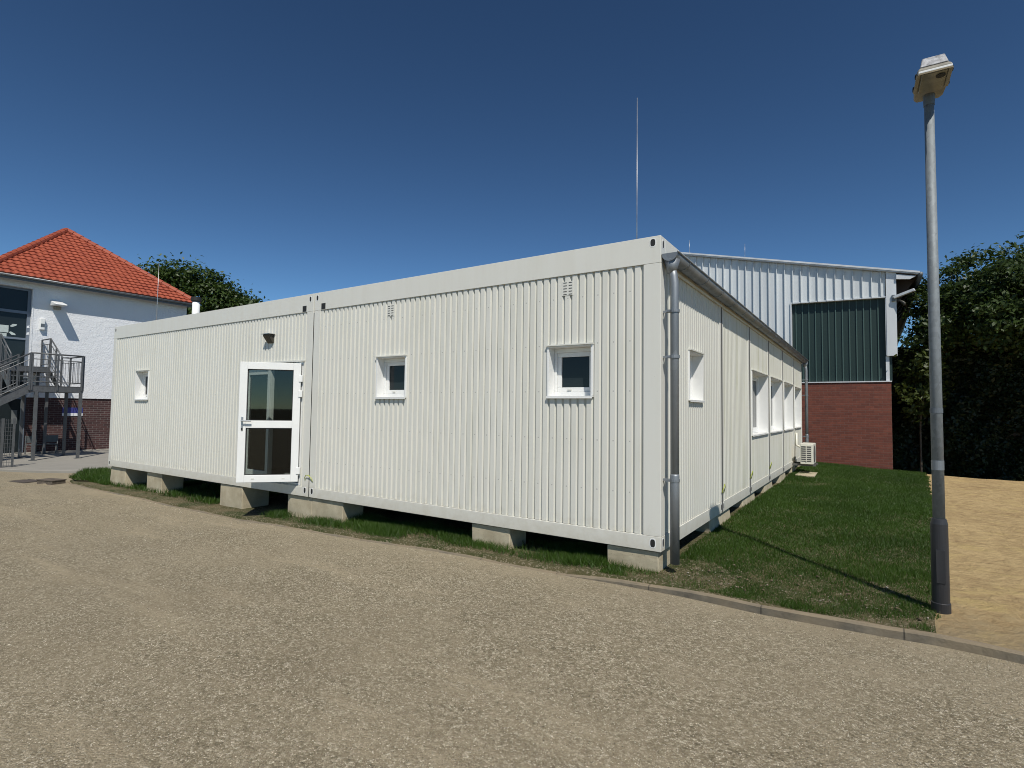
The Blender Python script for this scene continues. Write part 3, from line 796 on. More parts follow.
# roof with overhang to the right
def slab(x0, x1, y0, y1, t0, t1):
    return [(x, y, rz(x)+t) for y in (y0, y1) for x, t in ((x0, t0), (x1, t0), (x1, t1), (x0, t1))]
m = MB()
for a, b in ((RX, 3.22), (-18, RX)):
    p = [(a, rz(a)-.03), (b, rz(b)-.03), (b, rz(b)+.03), (a, rz(a)+.03)]
    quadp(m, p, HY-.18, HY+28)
rf = m.build('roof', M['silver_trim'], hall)
m = MB()
for a, b in ((RX, 3.18), (-17.9, RX)): quadp(m, [(a, rz(a)-.07), (b, rz(b)-.07), (b, rz(b)-.032), (a, rz(a)-.032)], HY-.15, HY+.0)
m.build('verge', M['silver_trim'], rf)
quadp(MB(), [(2.58, rz(2.58)-.12), (3.15, rz(3.15)-.12), (3.15, rz(3.15)-.034), (2.58, rz(2.58)-.034)], HY+.01, HY+28).build('soffit', M['soffit'], rf)
quadp(MB(), [(2.575, rz(2.58)-.30), (2.95, rz(2.95)-.26), (3.12, rz(3.12)-.131), (2.575, rz(2.58)-.131)], HY-.12, HY-.04).build('barge_board', M['silver_trim'], rf)
for i in range(5):
    y = HY+.6+i*1.9
    MB().prism([(2.43, 4.75), (2.43, 5.05), (3.1, rz(3.1)-.14), (2.43, rz(2.43)-.14)], lambda x, z: (x, y, z), lambda x, z: (x, y+.12, z)).build('rafter_bracket', M['soffit'], rf)
MB().tube([(3.24, HY-.1, rz(3.2)-.06), (3.24, HY+28, rz(3.2)-.06)], .075, 12).build('gutter', M['slate'], rf, True)
m = MB().bar((2.50, HY-.12, 5.42), (3.06, HY-.3, 5.60), .13, .09); hb = m.build('flood_light', M['silver_trim'], hall, bevel=.01)
MB().box(2.44, HY-.11, 5.30, 2.54, HY-.051, 5.52).build('mount', M['slate'], hb)
MB().tube([(2.60, HY-.13, 5.36), (2.78, HY-.2, 5.20), (2.78, HY-.2, 5.12)], .04, 10).build('sensor', M['blackmetal'], hb, True)
for x, lab in ((-4.55, 'thin rod on the silver hall roof close to the cream container corner'), (-2.35, 'thin rod on the silver hall roof above the middle of its cladding')):
    rod(x, HY+.6, rz(x)+.03, rz(x)+.75, lab, .008, False)

# ------------------------------------------------------------------ white house on the left
HX = -24.0; EZ = 5.98
house = thing('house', (-27, 3.4, -.4), 'white plastered house with orange tiled hip roof, dark brick plinth and tall glazing', 'house')
HB = -36.0; y0, y1 = .12, 6.72
MB().box(HX-.3, 1.32, -.7, HX-.04, y1-.02, 1.67).build('brick_plinth', M['brick_dark'], house)
MB().box(HB, y0+.02, -.7, HX-.301, y0+.3, 1.67).build('brick_plinth', M['brick_dark_y'], house)
MB().box(HB, y1-.3, -.7, HX-.301, y1-.02, 1.67).build('brick_plinth', M['brick_dark_y'], house)
MB().box(HX-.3, 1.32, 1.672, HX, y1, EZ-.02).box(HX-.3, y0, 5.68, HX, 1.319, EZ-.02).build('wall', M['plaster'], house)
MB().box(HB, y1-.3, 1.672, HX-.301, y1, EZ-.02).box(HB, y0, 1.672, HX-.301, y0+.3, EZ-.02).box(HB-.3, y0, -.7, HB-.001, y1, EZ-.02).build('wall', M['plaster'], house)
MB().box(HX-.02, 1.30, 1.68, HX+.012, 1.345, 5.68).build('reveal_trim', M['plaster'], house)
MB().box(HX-.3, y0, -.7, HX-.01, y0+.1, 5.679).build('corner_pier', M['bluegrey'], house)
# full height glazing bay
m = MB(); a, b = y0+.101, 1.318; xg = HX-.22
for z in (-.45, 1.60, 2.62, 4.74, 5.60): m.box(xg-.05, a, z, xg+.05, b, z+.10)
m.box(xg-.049, b-.10, -.35, xg+.049, b, 5.6); m.box(xg-.049, a, -.35, xg+.049, a+.08, 5.6)
m.box(xg-.045, a+.08, 3.78, xg+.045, b-.1, 3.85)
wf = m.build('window', M['bluegrey'], house)
for z0_, z1_ in ((-.35, 1.6), (1.7, 2.62), (2.72, 3.78), (3.85, 4.74), (4.84, 5.6)):
    MB().box(xg-.012, a+.08, z0_, xg+.012, b-.1, z1_).build('pane', M['glass'], wf)
for (yy, zz, s) in ((.86, 4.28, 1), (.84, 3.98, -1)):
    m = MB().prism([(-.10, -.04*s), (-.04, -.07*s), (.08, 0), (.10, .05*s), (-.02, .05*s)], lambda u, v: (xg+.014, yy+u, zz+v), lambda u, v: (xg+.017, yy+u, zz+v)); m.build('decal', M['paper'], wf)
for zz in (4.27, 4.02):
    m = MB().prism([(-.06, -.05), (.06, -.02), (.03, .02), (.06, .06), (-.05, .04)], lambda u, v: (xg+.052, b-.05+u*.7, zz+v), lambda u, v: (xg+.055, b-.05+u*.7, zz+v)); m.build('decal', M['signwhite'], wf)
def notice(y, z, w, h, mat, label):
    m = MB().box(xg+.014, y-w/2, z-h/2, xg+.02, y+w/2, z+h/2); o = m.build('notice_sheet', mat, None); tag(o, label, 'notice')
    return o
notice(.48, 4.13, .50, .26, M['paper'], 'wide pale notice sheet stuck inside the upper house glazing')
notice(.56, 3.89, .25, .16, M['paper'], 'small pale green notice sheet just under the wide one in the upper glazing')
notice(1.02, .95, .16, .5, M['seat'], 'tall grey notice sheet on the dark ground floor glass behind the steel stair')
# eaves, hip roof of tiles
OV = .42
ex = HX+OV; ya, yb_ = y0-OV+.1, y1+OV-.12; ez = 6.03
apex = Vector((-28.05, 3.43, 9.16)); rend = Vector((-36.0, 3.43, 9.16))
MB().box(HB-OV, ya+.03, EZ-.015, ex-.03, yb_-.03, EZ+.03).build('soffit', M['slate'], house)
MB().box(ex-.03, ya, EZ-.12, ex-.005, yb_, EZ+.035).build('fascia', M['slate'], house)
ga_ = [PI + PI*i/8 for i in range(9)]
def tiles(A, B, Ct, Dt, name, parent, tw=.22, tl=.285):
    """tile field on the quad A-B (eave) to D-C (top); Ct over B, Dt over A (equal for a triangle)"""
    A, B, Ct, Dt = map(Vector, (A, B, Ct, Dt))
    e = (B-A).normalized(); nrm = e.cross(Dt-A).normalized()
    if nrm.z < 0: nrm = -nrm
    up = nrm.cross(e).normalized()
    if up.z < 0: up = -up
    L = (Dt-A).dot(up); rows = int(L/tl)+1; V = []; F = []
    for r in range(rows):
        v0 = r*tl; v1 = min(L, v0+tl+.02)
        if v1-v0 < .05: continue
        def lim(v):
            f = min(1, v/L); l = A.lerp(Dt, f); q = B.lerp(Ct, f); return (l-A).dot(e), (q-A).dot(e)
        l0, r0 = lim(v0); l1, r1 = lim(min(v1, L))
        i0 = math.floor(min(l0, l1)/tw); i1 = math.ceil(max(r0, r1)/tw)
        for i in range(i0, i1):
            us = [i*tw + tw*k/6 for k in range(7)]; base = len(V); ok = 0
            jit = random.uniform(-.004, .004)
            for (v, lo, hi, lift) in ((v0, l0, r0, .038), (v0, l0, r0, .028), (v1, l1, r1, .004)):
                for k, u in enumerate(us):
                    uu = min(max(u, lo), hi); h = .035*(.5+.5*math.cos(2*PI*(k/6-.35)))
                    hh = lift + h + jit if lift != .028 else .0
                    V.append(A + e*uu + up*v + nrm*hh)
            w = max(min(us[-1], r0)-max(us[0], l0), min(us[-1], r1)-max(us[0], l1))
            if w < .01: del V[base:]; continue
            for k in range(6):
                F.append((base+7+k, base+7+k+1, base+k+1, base+k)); F.append((base+k, base+k+1, base+14+k+1, base+14+k))
    return link_mesh(name, [tuple(p) for p in V], F, M['tile'], parent)
c1 = (ex, ya, ez); c2 = (ex, yb_, ez)
under = MB().add([c1, c2, tuple(apex), (HB-OV, ya, ez), (HB-OV, yb_, ez), tuple(rend)], [(0, 1, 2), (3, 0, 2, 5), (1, 4, 5, 2), (4, 3, 5)])
roof = under.build('roof', M['soffit'], house)
tiles(c1, c2, apex, apex, 'tile_field', roof)
tiles((HB-OV, ya, ez), c1, apex, rend, 'tile_field', roof)
tiles(c2, (HB-OV, yb_, ez), rend, apex, 'tile_field', roof)
def ridge(p, q, name='ridge_tile'):
    p, q = Vector(p), Vector(q); n = int((q-p).length/.36); m = MB()
    for i in range(n):
        a = p.lerp(q, i/n); b = p.lerp(q, (i+1.1)/n if i < n-1 else 1); o = Vector((0, 0, .045))
        m.tube([a+o, b+o], [.125, .10], 10)
    m.build(name, M['tile'], roof)
ridge(c1, apex); ridge(c2, apex); ridge(rend, apex)
gp2 = MB().prism([(ex+.06+.065*math.cos(a), EZ+.02+.065*math.sin(a)) for a in ga_], lambda x, z: (x, ya-.02, z), lambda x, z: (x, yb_+.02, z)).build('gutter', M['zincpipe'], house, True)
# hooded lamp and white box on the wall
t = thing('hooded_wall_lamp', (HX, 2.02, 5.15), 'white wall lamp with wide projecting hood casting a slanted shadow', 'wall lamp')
m = MB().add([(HX+.003, 1.80, 5.36), (HX+.003, 2.16, 5.36), (HX+.66, 2.16, 5.17), (HX+.66, 1.80, 5.17), (HX+.003, 1.80, 5.14), (HX+.003, 2.16, 5.14), (HX+.66, 2.16, 5.12), (HX+.66, 1.80, 5.12)],
             [(0, 3, 2, 1), (4, 5, 6, 7), (0, 1, 5, 4), (3, 7, 6, 2), (0, 4, 7, 3), (1, 2, 6, 5)])
m.build('hood', M['white'], t, bevel=.02)
MB().box(HX+.003, 1.93, 5.02, HX+.2, 2.11, 5.138).build('lamp_body', M['lampbody'], t)
t = thing('junction_box', (HX, 1.6, 4.4), 'small white upright box mounted on the plaster beside the house glazing', 'junction box')
MB().box(HX+.003, 1.53, 4.19, HX+.12, 1.68, 4.62).build('housing', M['white'], t, bevel=.02)
MB().box(HX+.121, 1.55, 4.30, HX+.128, 1.66, 4.42).build('cover_plate', M['slate'], t)
t = thing('sign', (HX, 2.7, 1.1), 'small blue and white sign plate on the dark brick plinth', 'sign')
MB().box(HX-.038, 2.37, 1.10, HX-.02, 3.02, 1.31).build('blue_plate', M['signblue'], t)
MB().box(HX-.038, 2.37, .985, HX-.022, 3.02, 1.098).build('white_plate', M['signwhite'], t)

# ------------------------------------------------------------------ steel stair
st = thing('steel_staircase', (-21.5, 1, -.4), 'grey galvanised outdoor steel staircase with landing and bar railings beside the white house', 'staircase')
S = M['stair']
XF, XB, YL, YR, ZL = -20.6, -21.85, .45, 1.83, 2.03
ZP = 2.77; XP0, XP1 = -23.05, -23.95
def grating(x0, x1, ya, yb, z, name):
    m = MB(); m.box(x0, ya, z-.03, x1, yb, z-.026) if False else None
    y = ya
    while y < yb: m.box(x0, y, z-.03, x1, y+.006, z); y += .016
    x = x0
    while x < x1: m.box(x, ya, z-.028, x+.004, yb, z-.002); x += .08
    return m.build(name, S, st)
grating(XB, XF, YL, YR, ZL, 'landing'); grating(XP1, XP0, .28, 1.62, ZP, 'upper_platform')
m = MB(); 
m.box(XF-.03, YL, ZL-.2, XF+.03, YR+.03, ZL-.031).box(XB-.03, YL, ZL-.2, XB+.03, YR+.03, ZL-.031).box(XB+.031, YR-.03, ZL-.2, XF-.031, YR+.03, ZL-.031).box(XB+.031, YL, ZL-.2, XF-.031, YL+.05, ZL-.031)
m.build('edge_beam', S, st); m = MB()
m.box(XP0-.03, .25, ZP-.2, XP0+.03, 1.65, ZP-.031).box(XP1-.03, .25, ZP-.2, XP1+.03, 1.65, ZP-.031).box(XP1+.031, 1.59, ZP-.2, XP0-.031, 1.65, ZP-.031).box(XP1+.031, .25, ZP-.2, XP0-.031, .31, ZP-.031)
m.build('edge_beam', S, st)
# upper flight (towards the wall) and lower flight (along the wall, leaving to the left)
for yy in (.30, 1.60):
    MB().bar((XB, yy, ZL-.12), (XP0, yy, ZP-.12), .012, .22).build('stringer', S, st)
for i in range(1, 4):
    z = ZL + (ZP-ZL)*i/4; x = XB + (XP0-XB)*(i-.5)/4
    MB().box(x-.14, .31, z-.035, x+.14, 1.59, z).build('tread', S, st)
FY0, FZ0 = YL, ZL; FY1 = -3.35; FZ1 = g1(-21.2, FY1)
for xx in (XF+.0, XB+.12):
    MB().bar((xx, FY0, FZ0-.1), (xx, FY1, FZ1-.02), .014, .24).build('stringer', S, st)
n = 13
for i in range(1, n):
    y = FY0+(FY1-FY0)*i/n; z = FZ0+(FZ1-FZ0)*i/n
    MB().box(XB+.14, y-.14, z-.035, XF-.02, y+.14, z).build('tread', S, st)
def railing(a, b, h=1.04, posts=2, bars=True, mid=True):
    a = Vector(a); b = Vector(b); u = Vector((0, 0, 1))
    m = MB(); m.tube([a+u*h, b+u*h], .024, 8)
    r = m.build('railing', S, st, True)
    d = (b-a); L = math.hypot(d.x, d.y); k = max(2, int(L/.135)); m = MB()
    m.tube([a+u*.12, b+u*.12], .014, 6); m.tube([a+u*(h-.19), b+u*(h-.19)], .014, 6)
    for i in range(1, k):
        p = a.lerp(b, i/k); m.tube([p+u*.12, p+u*((h-.19) if mid else h)], .0065, 5, False)
    if bars: m.build('railing_bars', S, r)
    m = MB()
    for i in range(posts):
        if d.length < .4: continue
        p = a.lerp(b, .03/d.length+(1-.06/d.length)*i/(posts-1)); m.bar(p+u*-.15, p+u*h, .045, .045)
    if m.v: m.build('railing_post', S, r)
railing((XF+.03, YL, ZL), (XF+.03, YR, ZL), posts=3)
railing((XF, YR+.03, ZL), (XB, YR+.03, ZL))
railing((XB, YR+.0, ZL), (XB, 1.63, ZL))
railing((XB, 1.63, ZL), (XP0, 1.63, ZP), posts=3); railing((XB, .27, ZL), (XP0, .27, ZP), posts=3)
railing((XP0, 1.63, ZP), (XP1, 1.63, ZP)); railing((XP0, .27, ZP), (XP1, .27, ZP))
railing((XF+.03, YL, ZL), (XF+.03, FY1, FZ1), posts=5); railing((XB+.1, YL, ZL), (XB+.1, FY1, FZ1), posts=5)
for (x, y, zt) in [(XF, YR-.03, ZL-.2), (XF, .62, ZL-.2), (XB, YR-.03, ZL-.2), (XB, .62, ZL-.2), (XP0, 1.60, ZP-.2), (XP0, .30, ZP-.2), (XP1+.05, 1.55, ZP-.2), (XF, -.55, ZL-.85), (XB+.12, -.55, ZL-.85)]:
    z = g1(x, y); p = MB().box(x-.04, y-.04, z-.05, x+.04, y+.04, zt).build('support_post', S, st)
    MB().box(x-.09, y-.09, z+.0, x+.09, y+.09, z+.045).build('foot_plate', S, p)

# wire mesh gate left of the stair
gx_, gy0, gy1 = -18.75, -1.9, -.32; gz0 = g1(gx_, -.6)
t = thing('wire_mesh_panel', (gx_, -1, gz0), 'grey wire mesh fence panel standing at the left end of the pavement', 'fence panel')
m = MB().box(gx_-.02, gy0, gz0, gx_+.02, gy0+.05, gz0+1.42).box(gx_-.02, gy1-.05, gz0, gx_+.02, gy1, gz0+1.42).box(gx_-.02, -.62, gz0, gx_+.02, -.56, gz0+1.42); m.build('post', S, t)
m = MB(); y = gy0+.05
while y < gy1-.05: m.box(gx_-.004, y, gz0+.05, gx_+.004, y+.008, gz0+1.4); y += .055
z = gz0+.05
while z < gz0+1.4: m.box(gx_-.009, gy0+.05, z, gx_-.003, gy1-.05, z+.008); z += .11
m.build('wire_mesh', S, t)
def garden_chair(x, y, rz_, label):
    z = g1(x, y)+.03
    t = thing('garden_chair', (x, y, z), label, 'chair', 'garden chairs under the steel staircase')
    R_ = Matrix.Rotation(rz_, 3, 'Z')
    def bx(m, x0, y0, z0, x1, y1, z1):
        m.hexa([tuple(R_ @ (Vector(p)*.74) + Vector((x, y, z))) for p in [(x0,y0,z0),(x1,y0,z0),(x1,y1,z0),(x0,y1,z0),(x0,y0,z1),(x1,y0,z1),(x1,y1,z1),(x0,y1,z1)]])
    m = MB(); bx(m, -.24, -.24, .42, .24, .24, .455); m.build('seat', M['seat'], t, bevel=.008)
    m = MB(); bx(m, -.26, -.22, .52, -.23, .22, .86); m.build('backrest', M['seat'], t, bevel=.008)
    for sx in (-1, 1):
        for sy in (-1, 1):
            m = MB(); bx(m, sx*.23-.018, sy*.23-.018, 0, sx*.23+.018, sy*.23+.018, .419 if sx > 0 else .88); m.build('leg', M['seat'], t)
garden_chair(-23.2, 1.36, .3, 'pale garden chair under the steel stair nearest the dark glass')
garden_chair(-23.3, 1.86, -.4, 'pale garden chair under the stair right of the other chair')

# wooden box and iron lid in the gravel
cx, cy = -14.75, -.62; z = g1(cx, cy)-.035
t = thing('drain_box', (cx, cy, z), 'low dark weathered timber box lying at the gravel edge left of the building', 'timber box')
m = MB(); R_ = Matrix.Rotation(.25, 3, 'Z')
def rb(m, x0, y0, z0, x1, y1, z1): return m.hexa([tuple(R_ @ (Vector(p)*.68) + Vector((cx, cy, z))) for p in [(x0,y0,z0),(x1,y0,z0),(x1,y1,z0),(x0,y1,z0),(x0,y0,z1),(x1,y0,z1),(x1,y1,z1),(x0,y1,z1)]])
rb(MB(), -.40, -.22, -.05, .40, .22, .12).build('box_body', M['timber'], t, bevel=.01)
m = MB()
for i in range(4): rb(m, -.42, -.235+i*.12, .122, .42, -.235+i*.12+.112, .155)
m.build('plank', M['timber'], t, bevel=.004)
cx, cy = -15.65, -.85; z = g1(cx, cy)-.035
t = thing('manhole_cover', (cx, cy, z), 'flat rusty iron cover set in the gravel at the far left', 'manhole cover')
rb(MB(), -.42, -.26, -.03, .42, .26, .012).build('cover', M['iron'], t)
m = MB(); rb(m, -.48, -.32, -.03, -.421, .32, .02); rb(m, .421, -.32, -.03, .48, .32, .02); rb(m, -.42, -.32, -.03, .42, -.261, .02); rb(m, -.42, .261, -.03, .42, .32, .02); m.build('frame', M['iron'], t)

# ------------------------------------------------------------------ street lamp
lx, ly = 2.285, .29; lz = g1(lx, ly)
lamp = thing('street_lamp', (lx, ly, lz), 'tall galvanised street lamp with dark lower sleeve and tilted rectangular head at the grass edge', 'street lamp')
MB().tube([(lx, ly, lz+.6), (lx, ly, 2.2), (lx, ly, 4.28)], [.0435, .041, .035], 24).build('pole', M['zinc'], lamp, True)
m = MB().tube([(lx, ly, lz-.1), (lx, ly, lz+.10), (lx, ly, lz+.105), (lx, ly, .53), (lx, ly, .57), (lx, ly, .575)], [.068, .068, .062, .060, .052, .042], 24)
sl = m.build('pole_sleeve', M['polebase'], lamp, True)
sl.data.polygons.foreach_set('use_smooth', [False]*len(sl.data.polygons)); 
MB().box(lx-.03, ly-.066, .05, lx+.03, ly-.05, .32).build('inspection_door', M['polebase'], sl)
MB().tube([(lx, ly, 1.46), (lx, ly, 1.50)], .0455, 24).build('pole_band', M['slate'], lamp)
MB().tube([(lx, ly, .98), (lx, ly, 1.06)], .0445, 24).build('pole_band', M['zincpipe'], lamp)
# head: axis points away from the pole towards the gravel yard, tilted up
ha = HEAD_AXIS; hr = ha.cross(Vector((0, 0, 1))).normalized(); hu = hr.cross(ha).normalized()
hp = Vector((lx, ly, 4.24))
def L(a, r, u): return tuple(hp + ha*a + hr*r*.76 + hu*u)
def loft(sections, name, mat, bevel=.0):
    m = MB(); k = len(sections[0]); vs = [p for s in sections for p in s]; fs = []
    for i in range(len(sections)-1):
        for j in range(k): fs.append((i*k+j, i*k+(j+1) % k, (i+1)*k+(j+1) % k, (i+1)*k+j))
    fs += [tuple(range(k)), tuple(range((len(sections)-1)*k, len(sections)*k))]
    return m.add(vs, fs).build(name, mat, lamp, bevel=bevel)
def sec(a, w, u0, u1, tw): return [L(a, -w, u0), L(a, w, u0), L(a, w*1.02, (u0+u1)/2), L(a, tw, u1), L(a, -tw, u1), L(a, -w*1.02, (u0+u1)/2)]
head = loft([sec(-.10, .105, .0, .05, .08), sec(-.05, .135, -.005, .055, .10), sec(.12, .15, -.005, .06, .115), sec(.37, .15, -.005, .055, .125), sec(.42, .145, -.006, .018, .135)], 'lamp_head', M['lampbody'], .012)
loft([[L(.02, -.12, .062), L(.02, .12, .062), L(.02, .09, .11), L(.02, -.09, .11)], [L(.385, -.125, .052), L(.385, .125, .052), L(.34, .10, .15), L(.34, -.10, .15)]], 'lamp_hood', M['lamptop'], .01)
def plate(a0, a1, r0, r1, u0, u1, name, mat, par=head):
    m = MB().hexa([L(a, r, u) for u in (u0, u1) for a, r in ((a0, r0), (a1, r0), (a1, r1), (a0, r1))]); return m.build(name, mat, par, bevel=.003)
plate(.10, .39, -.11, .11, -.022, -.007, 'lens', M['lens'])
plate(.405, .432, -.145, .145, -.022, -.004, 'front_trim', M['white'])
for r in (-.14, .14):
    plate(.10, .39, r-.018, r+.018, -.014, -.0065, 'side_trim', M['lampbody']); 
    for a in (.14, .34): plate(a-.02, a+.02, r*1.1-.012, r*1.1+.012, -.01, .02, 'latch', M['dark'])
m = MB().tube([L(.33, -.06, -.030), L(.33, -.06, -.0225)], .032, 14); m.build('photocell', M['dark'], head)
MB().tube([(lx, ly, 4.14), (lx, ly, 4.25)], [.040, .044], 20).build('collar', M['slate'], lamp)
# ------------------------------------------------------------------ vegetation
def rot_quads(C, N, size, aspect=.55):
    """leaf-shaped quads (rhombi) at C with normals N"""
    n = len(C)
    N = N/np.linalg.norm(N, axis=1, keepdims=True)
    R_ = RNG.normal(size=(n, 3)); T = np.cross(N, R_); T /= np.linalg.norm(T, axis=1, keepdims=True)+1e-9
    B = np.cross(N, T); s = size[:, None]
    P = np.stack([C - T*s, C - T*s*.1 + B*s*aspect, C + T*s, C - T*s*.1 - B*s*aspect], 1)
    P[:, 0] -= N*s*.15; P[:, 2] -= N*s*.25
    return P.reshape(-1, 3), np.arange(4*n).reshape(n, 4)
def crown_pts(lobes, dens, leaf, sig=.22, per=34, inner=.25, flat=.6):
    Cs = []; Ns = []
    for (x, y, z, r) in lobes:
        nc = max(8, int(dens*r*r)); d = RNG.normal(size=(nc, 3)); d /= np.linalg.norm(d, axis=1, keepdims=True)
        rr = r*np.where(RNG.random(nc) < inner, RNG.uniform(.3, .8, nc), RNG.uniform(.82, 1.08, nc))
        c = np.array([x, y, z]) + d*rr[:, None]*np.array([1, 1, .92])
        k = (per*RNG.uniform(.5, 1.5, nc)).astype(int)
        idx = np.repeat(np.arange(nc), k); off = RNG.normal(size=(len(idx), 3))*np.array([1, 1, flat])*sig*RNG.uniform(.6, 1.4, nc)[idx][:, None]
        Cs.append(c[idx]+off); Ns.append(d[idx]*.7+np.array([0, 0, .5])+RNG.normal(size=(len(idx), 3))*.75)
    return np.concatenate(Cs), np.concatenate(Ns)
def tree(name, label, group, lobes, trunk, dens, leaf, mat, sig, per, cat='tree', inner=.25):
    x, y, r = trunk; z = g1(x, y)
    t = thing(name, (x, y, z), label, cat, group)
    C, N = crown_pts(lobes, dens, leaf, sig, per, inner)
    V, F = rot_quads(C, N, leaf*RNG.uniform(.6, 1.25, len(C)))
    link_mesh('crown', V, F, mat, t)
    m = MB(); lz_ = min(l[2] for l in lobes); mz = sum(l[2] for l in lobes)/len(lobes)
    top = Vector((sum(l[0] for l in lobes)/len(lobes), sum(l[1] for l in lobes)/len(lobes), mz))
    base = Vector((x, y, z-.15)); fork = Vector((x, y, z)).lerp(Vector((x, y, lz_)), .75)
    m.tube([base, base+Vector((0, 0, .3)), fork, fork.lerp(top, .5), top], [r*1.5, r*1.1, r*.85, r*.6, r*.25], 10)
    for l in lobes:
        p = Vector(l[:3]); q = fork.lerp(top, random.uniform(0, .5)); mid = q.lerp(p, .5)+Vector((0, 0, -.1*l[3]))
        m.tube([q, mid, p], [r*.4, r*.28, r*.06], 7)
    m.build('trunk', M['bark'], t, True)
    return t
tree('broadleaf_tree', 'smaller dark green tree directly right of the sports hall corner', 'large dark trees at the right edge',
     [(4.4,18.5,5.5,1.25),(3.7,18.4,4.95,.8),(4.0,17.5,4.6,.85),(3.5,18.9,4.1,.75),(5.2,17.3,4.6,1.0),(4.0,19.2,5.4,.9),(4.7,18.9,4.4,1.2),(3.35,17.7,3.8,.55)], (4.4,19.3,.16), 26, .075, M['leaf'], .19, 100)
tree('broadleaf_tree', 'large dark green tree behind the street lamp at the right edge', 'large dark trees at the right edge',
     [(5.6,18.6,5.6,1.75),(7.2,18.4,5.25,1.75),(6.0,17.0,5.0,1.5),(7.8,16.7,4.9,1.5),(6.5,19.7,5.5,1.75),(5.2,17.6,4.9,1.1),(6.9,16.2,4.5,1.1),(5.5,16.6,4.3,.9),(8.4,18.6,4.8,1.6),(6.4,18,4.4,1.5)], (6.8,19.6,.24), 22, .08, M['leaf'], .22, 105)
tree('broadleaf_tree', 'dark green tree mostly cut off by the right picture edge', 'large dark trees at the right edge',
     [(10.0,18.2,4.9,1.8),(11.6,18.2,4.8,1.8),(10.6,16.6,4.8,1.5),(12.4,16.6,4.8,1.5),(11.4,19.6,5.0,1.8),(9.6,16.8,4.6,1.2),(13.6,17.6,4.9,1.5),(11.4,17.6,4.4,1.6)], (11.3,19.4,.24), 15, .13, M['leaf'], .32, 45)
tree('bush', 'yellowish green bush in the gap between the hall corner and the trees', None,
     [(3.0,17.45,3.0,.5),(3.4,17.3,3.3,.45),(3.15,17.5,2.2,.55),(3.6,17.6,2.5,.5),(3.1,17.8,1.5,.4)], (3.2,17.9,.03), 60, .085, M['leaf_yellow'], .15, 30, 'bush')
# tall dense hedge in the shade under the crowns
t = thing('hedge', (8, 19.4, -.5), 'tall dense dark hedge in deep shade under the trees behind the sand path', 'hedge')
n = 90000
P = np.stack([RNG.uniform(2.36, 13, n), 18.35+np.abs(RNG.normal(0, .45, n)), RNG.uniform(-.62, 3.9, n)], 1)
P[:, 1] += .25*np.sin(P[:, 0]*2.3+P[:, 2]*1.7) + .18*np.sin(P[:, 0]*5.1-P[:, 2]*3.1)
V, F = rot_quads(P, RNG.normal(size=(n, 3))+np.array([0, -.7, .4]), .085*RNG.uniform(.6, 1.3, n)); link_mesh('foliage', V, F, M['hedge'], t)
m = MB()
xx = np.linspace(2.6, 13.5, 40); zz = np.linspace(-.7, 3.7, 16)
for side in (0, 1):
    i0 = len(m.v); 
    for a in xx:
        for b in zz: m.v.append((a+random.uniform(-.08, .08), (19.0 if side == 0 else 20.6)+random.uniform(-.2, .2), b+random.uniform(-.08, .08)))
    for i in range(39):
        for j in range(15): m.f.append((i0+i*16+j, i0+(i+1)*16+j, i0+(i+1)*16+j+1, i0+i*16+j+1))
for i in range(39): m.f.append((i*16+15, (i+1)*16+15, 640+(i+1)*16+15, 640+i*16+15))
for j in range(15): m.f.append((j, j+1, 640+j+1, 640+j)); m.f.append((39*16+j, 39*16+j+1, 640+39*16+j+1, 640+39*16+j))
link_mesh('branch_mass', m.v, m.f, M['bark'], t)
LT = LEFT_TREES
tree('broadleaf_tree', 'bushy green tree behind the tiled roof, left one of the pair showing above the container', 'trees behind the white house', LT[0], (LT[0][0][0], LT[0][0][1]+.5, .3), 13, .14, M['leaf_far'], .42, 90, inner=.3)
tree('broadleaf_tree', 'green tree between the tiled roof and the long container roof, right one of the pair', 'trees behind the white house', LT[1], (LT[1][0][0], LT[1][0][1]+.5, .3), 14, .14, M['leaf_far'], .4, 90, inner=.3)

# grass blades
def blades(x, y, hgt, wid, lean=.5):
    n = len(x); z = g(x, y)+.02
    a = RNG.uniform(0, 2*PI, n); b = RNG.uniform(0, 2*PI, n); le = hgt*RNG.uniform(.15, lean+.3, n)
    P0 = np.stack([x-np.cos(a)*wid/2, y-np.sin(a)*wid/2, z], 1); P1 = np.stack([x+np.cos(a)*wid/2, y+np.sin(a)*wid/2, z], 1)
    P2 = np.stack([x+np.cos(b)*le, y+np.sin(b)*le, z+hgt], 1)
    V = np.stack([P0, P1, P2], 1).reshape(-1, 3)
    return V
def vnoise(x, y, s, seed=0):
    r = np.random.default_rng(seed); o = 0
    for k in range(6):
        a = r.uniform(0, 2*PI); f = s*r.uniform(.6, 1.8); o = o + np.sin((x*math.cos(a)+y*math.sin(a))*f+r.uniform(0, 6))
    return o/6
parts = []
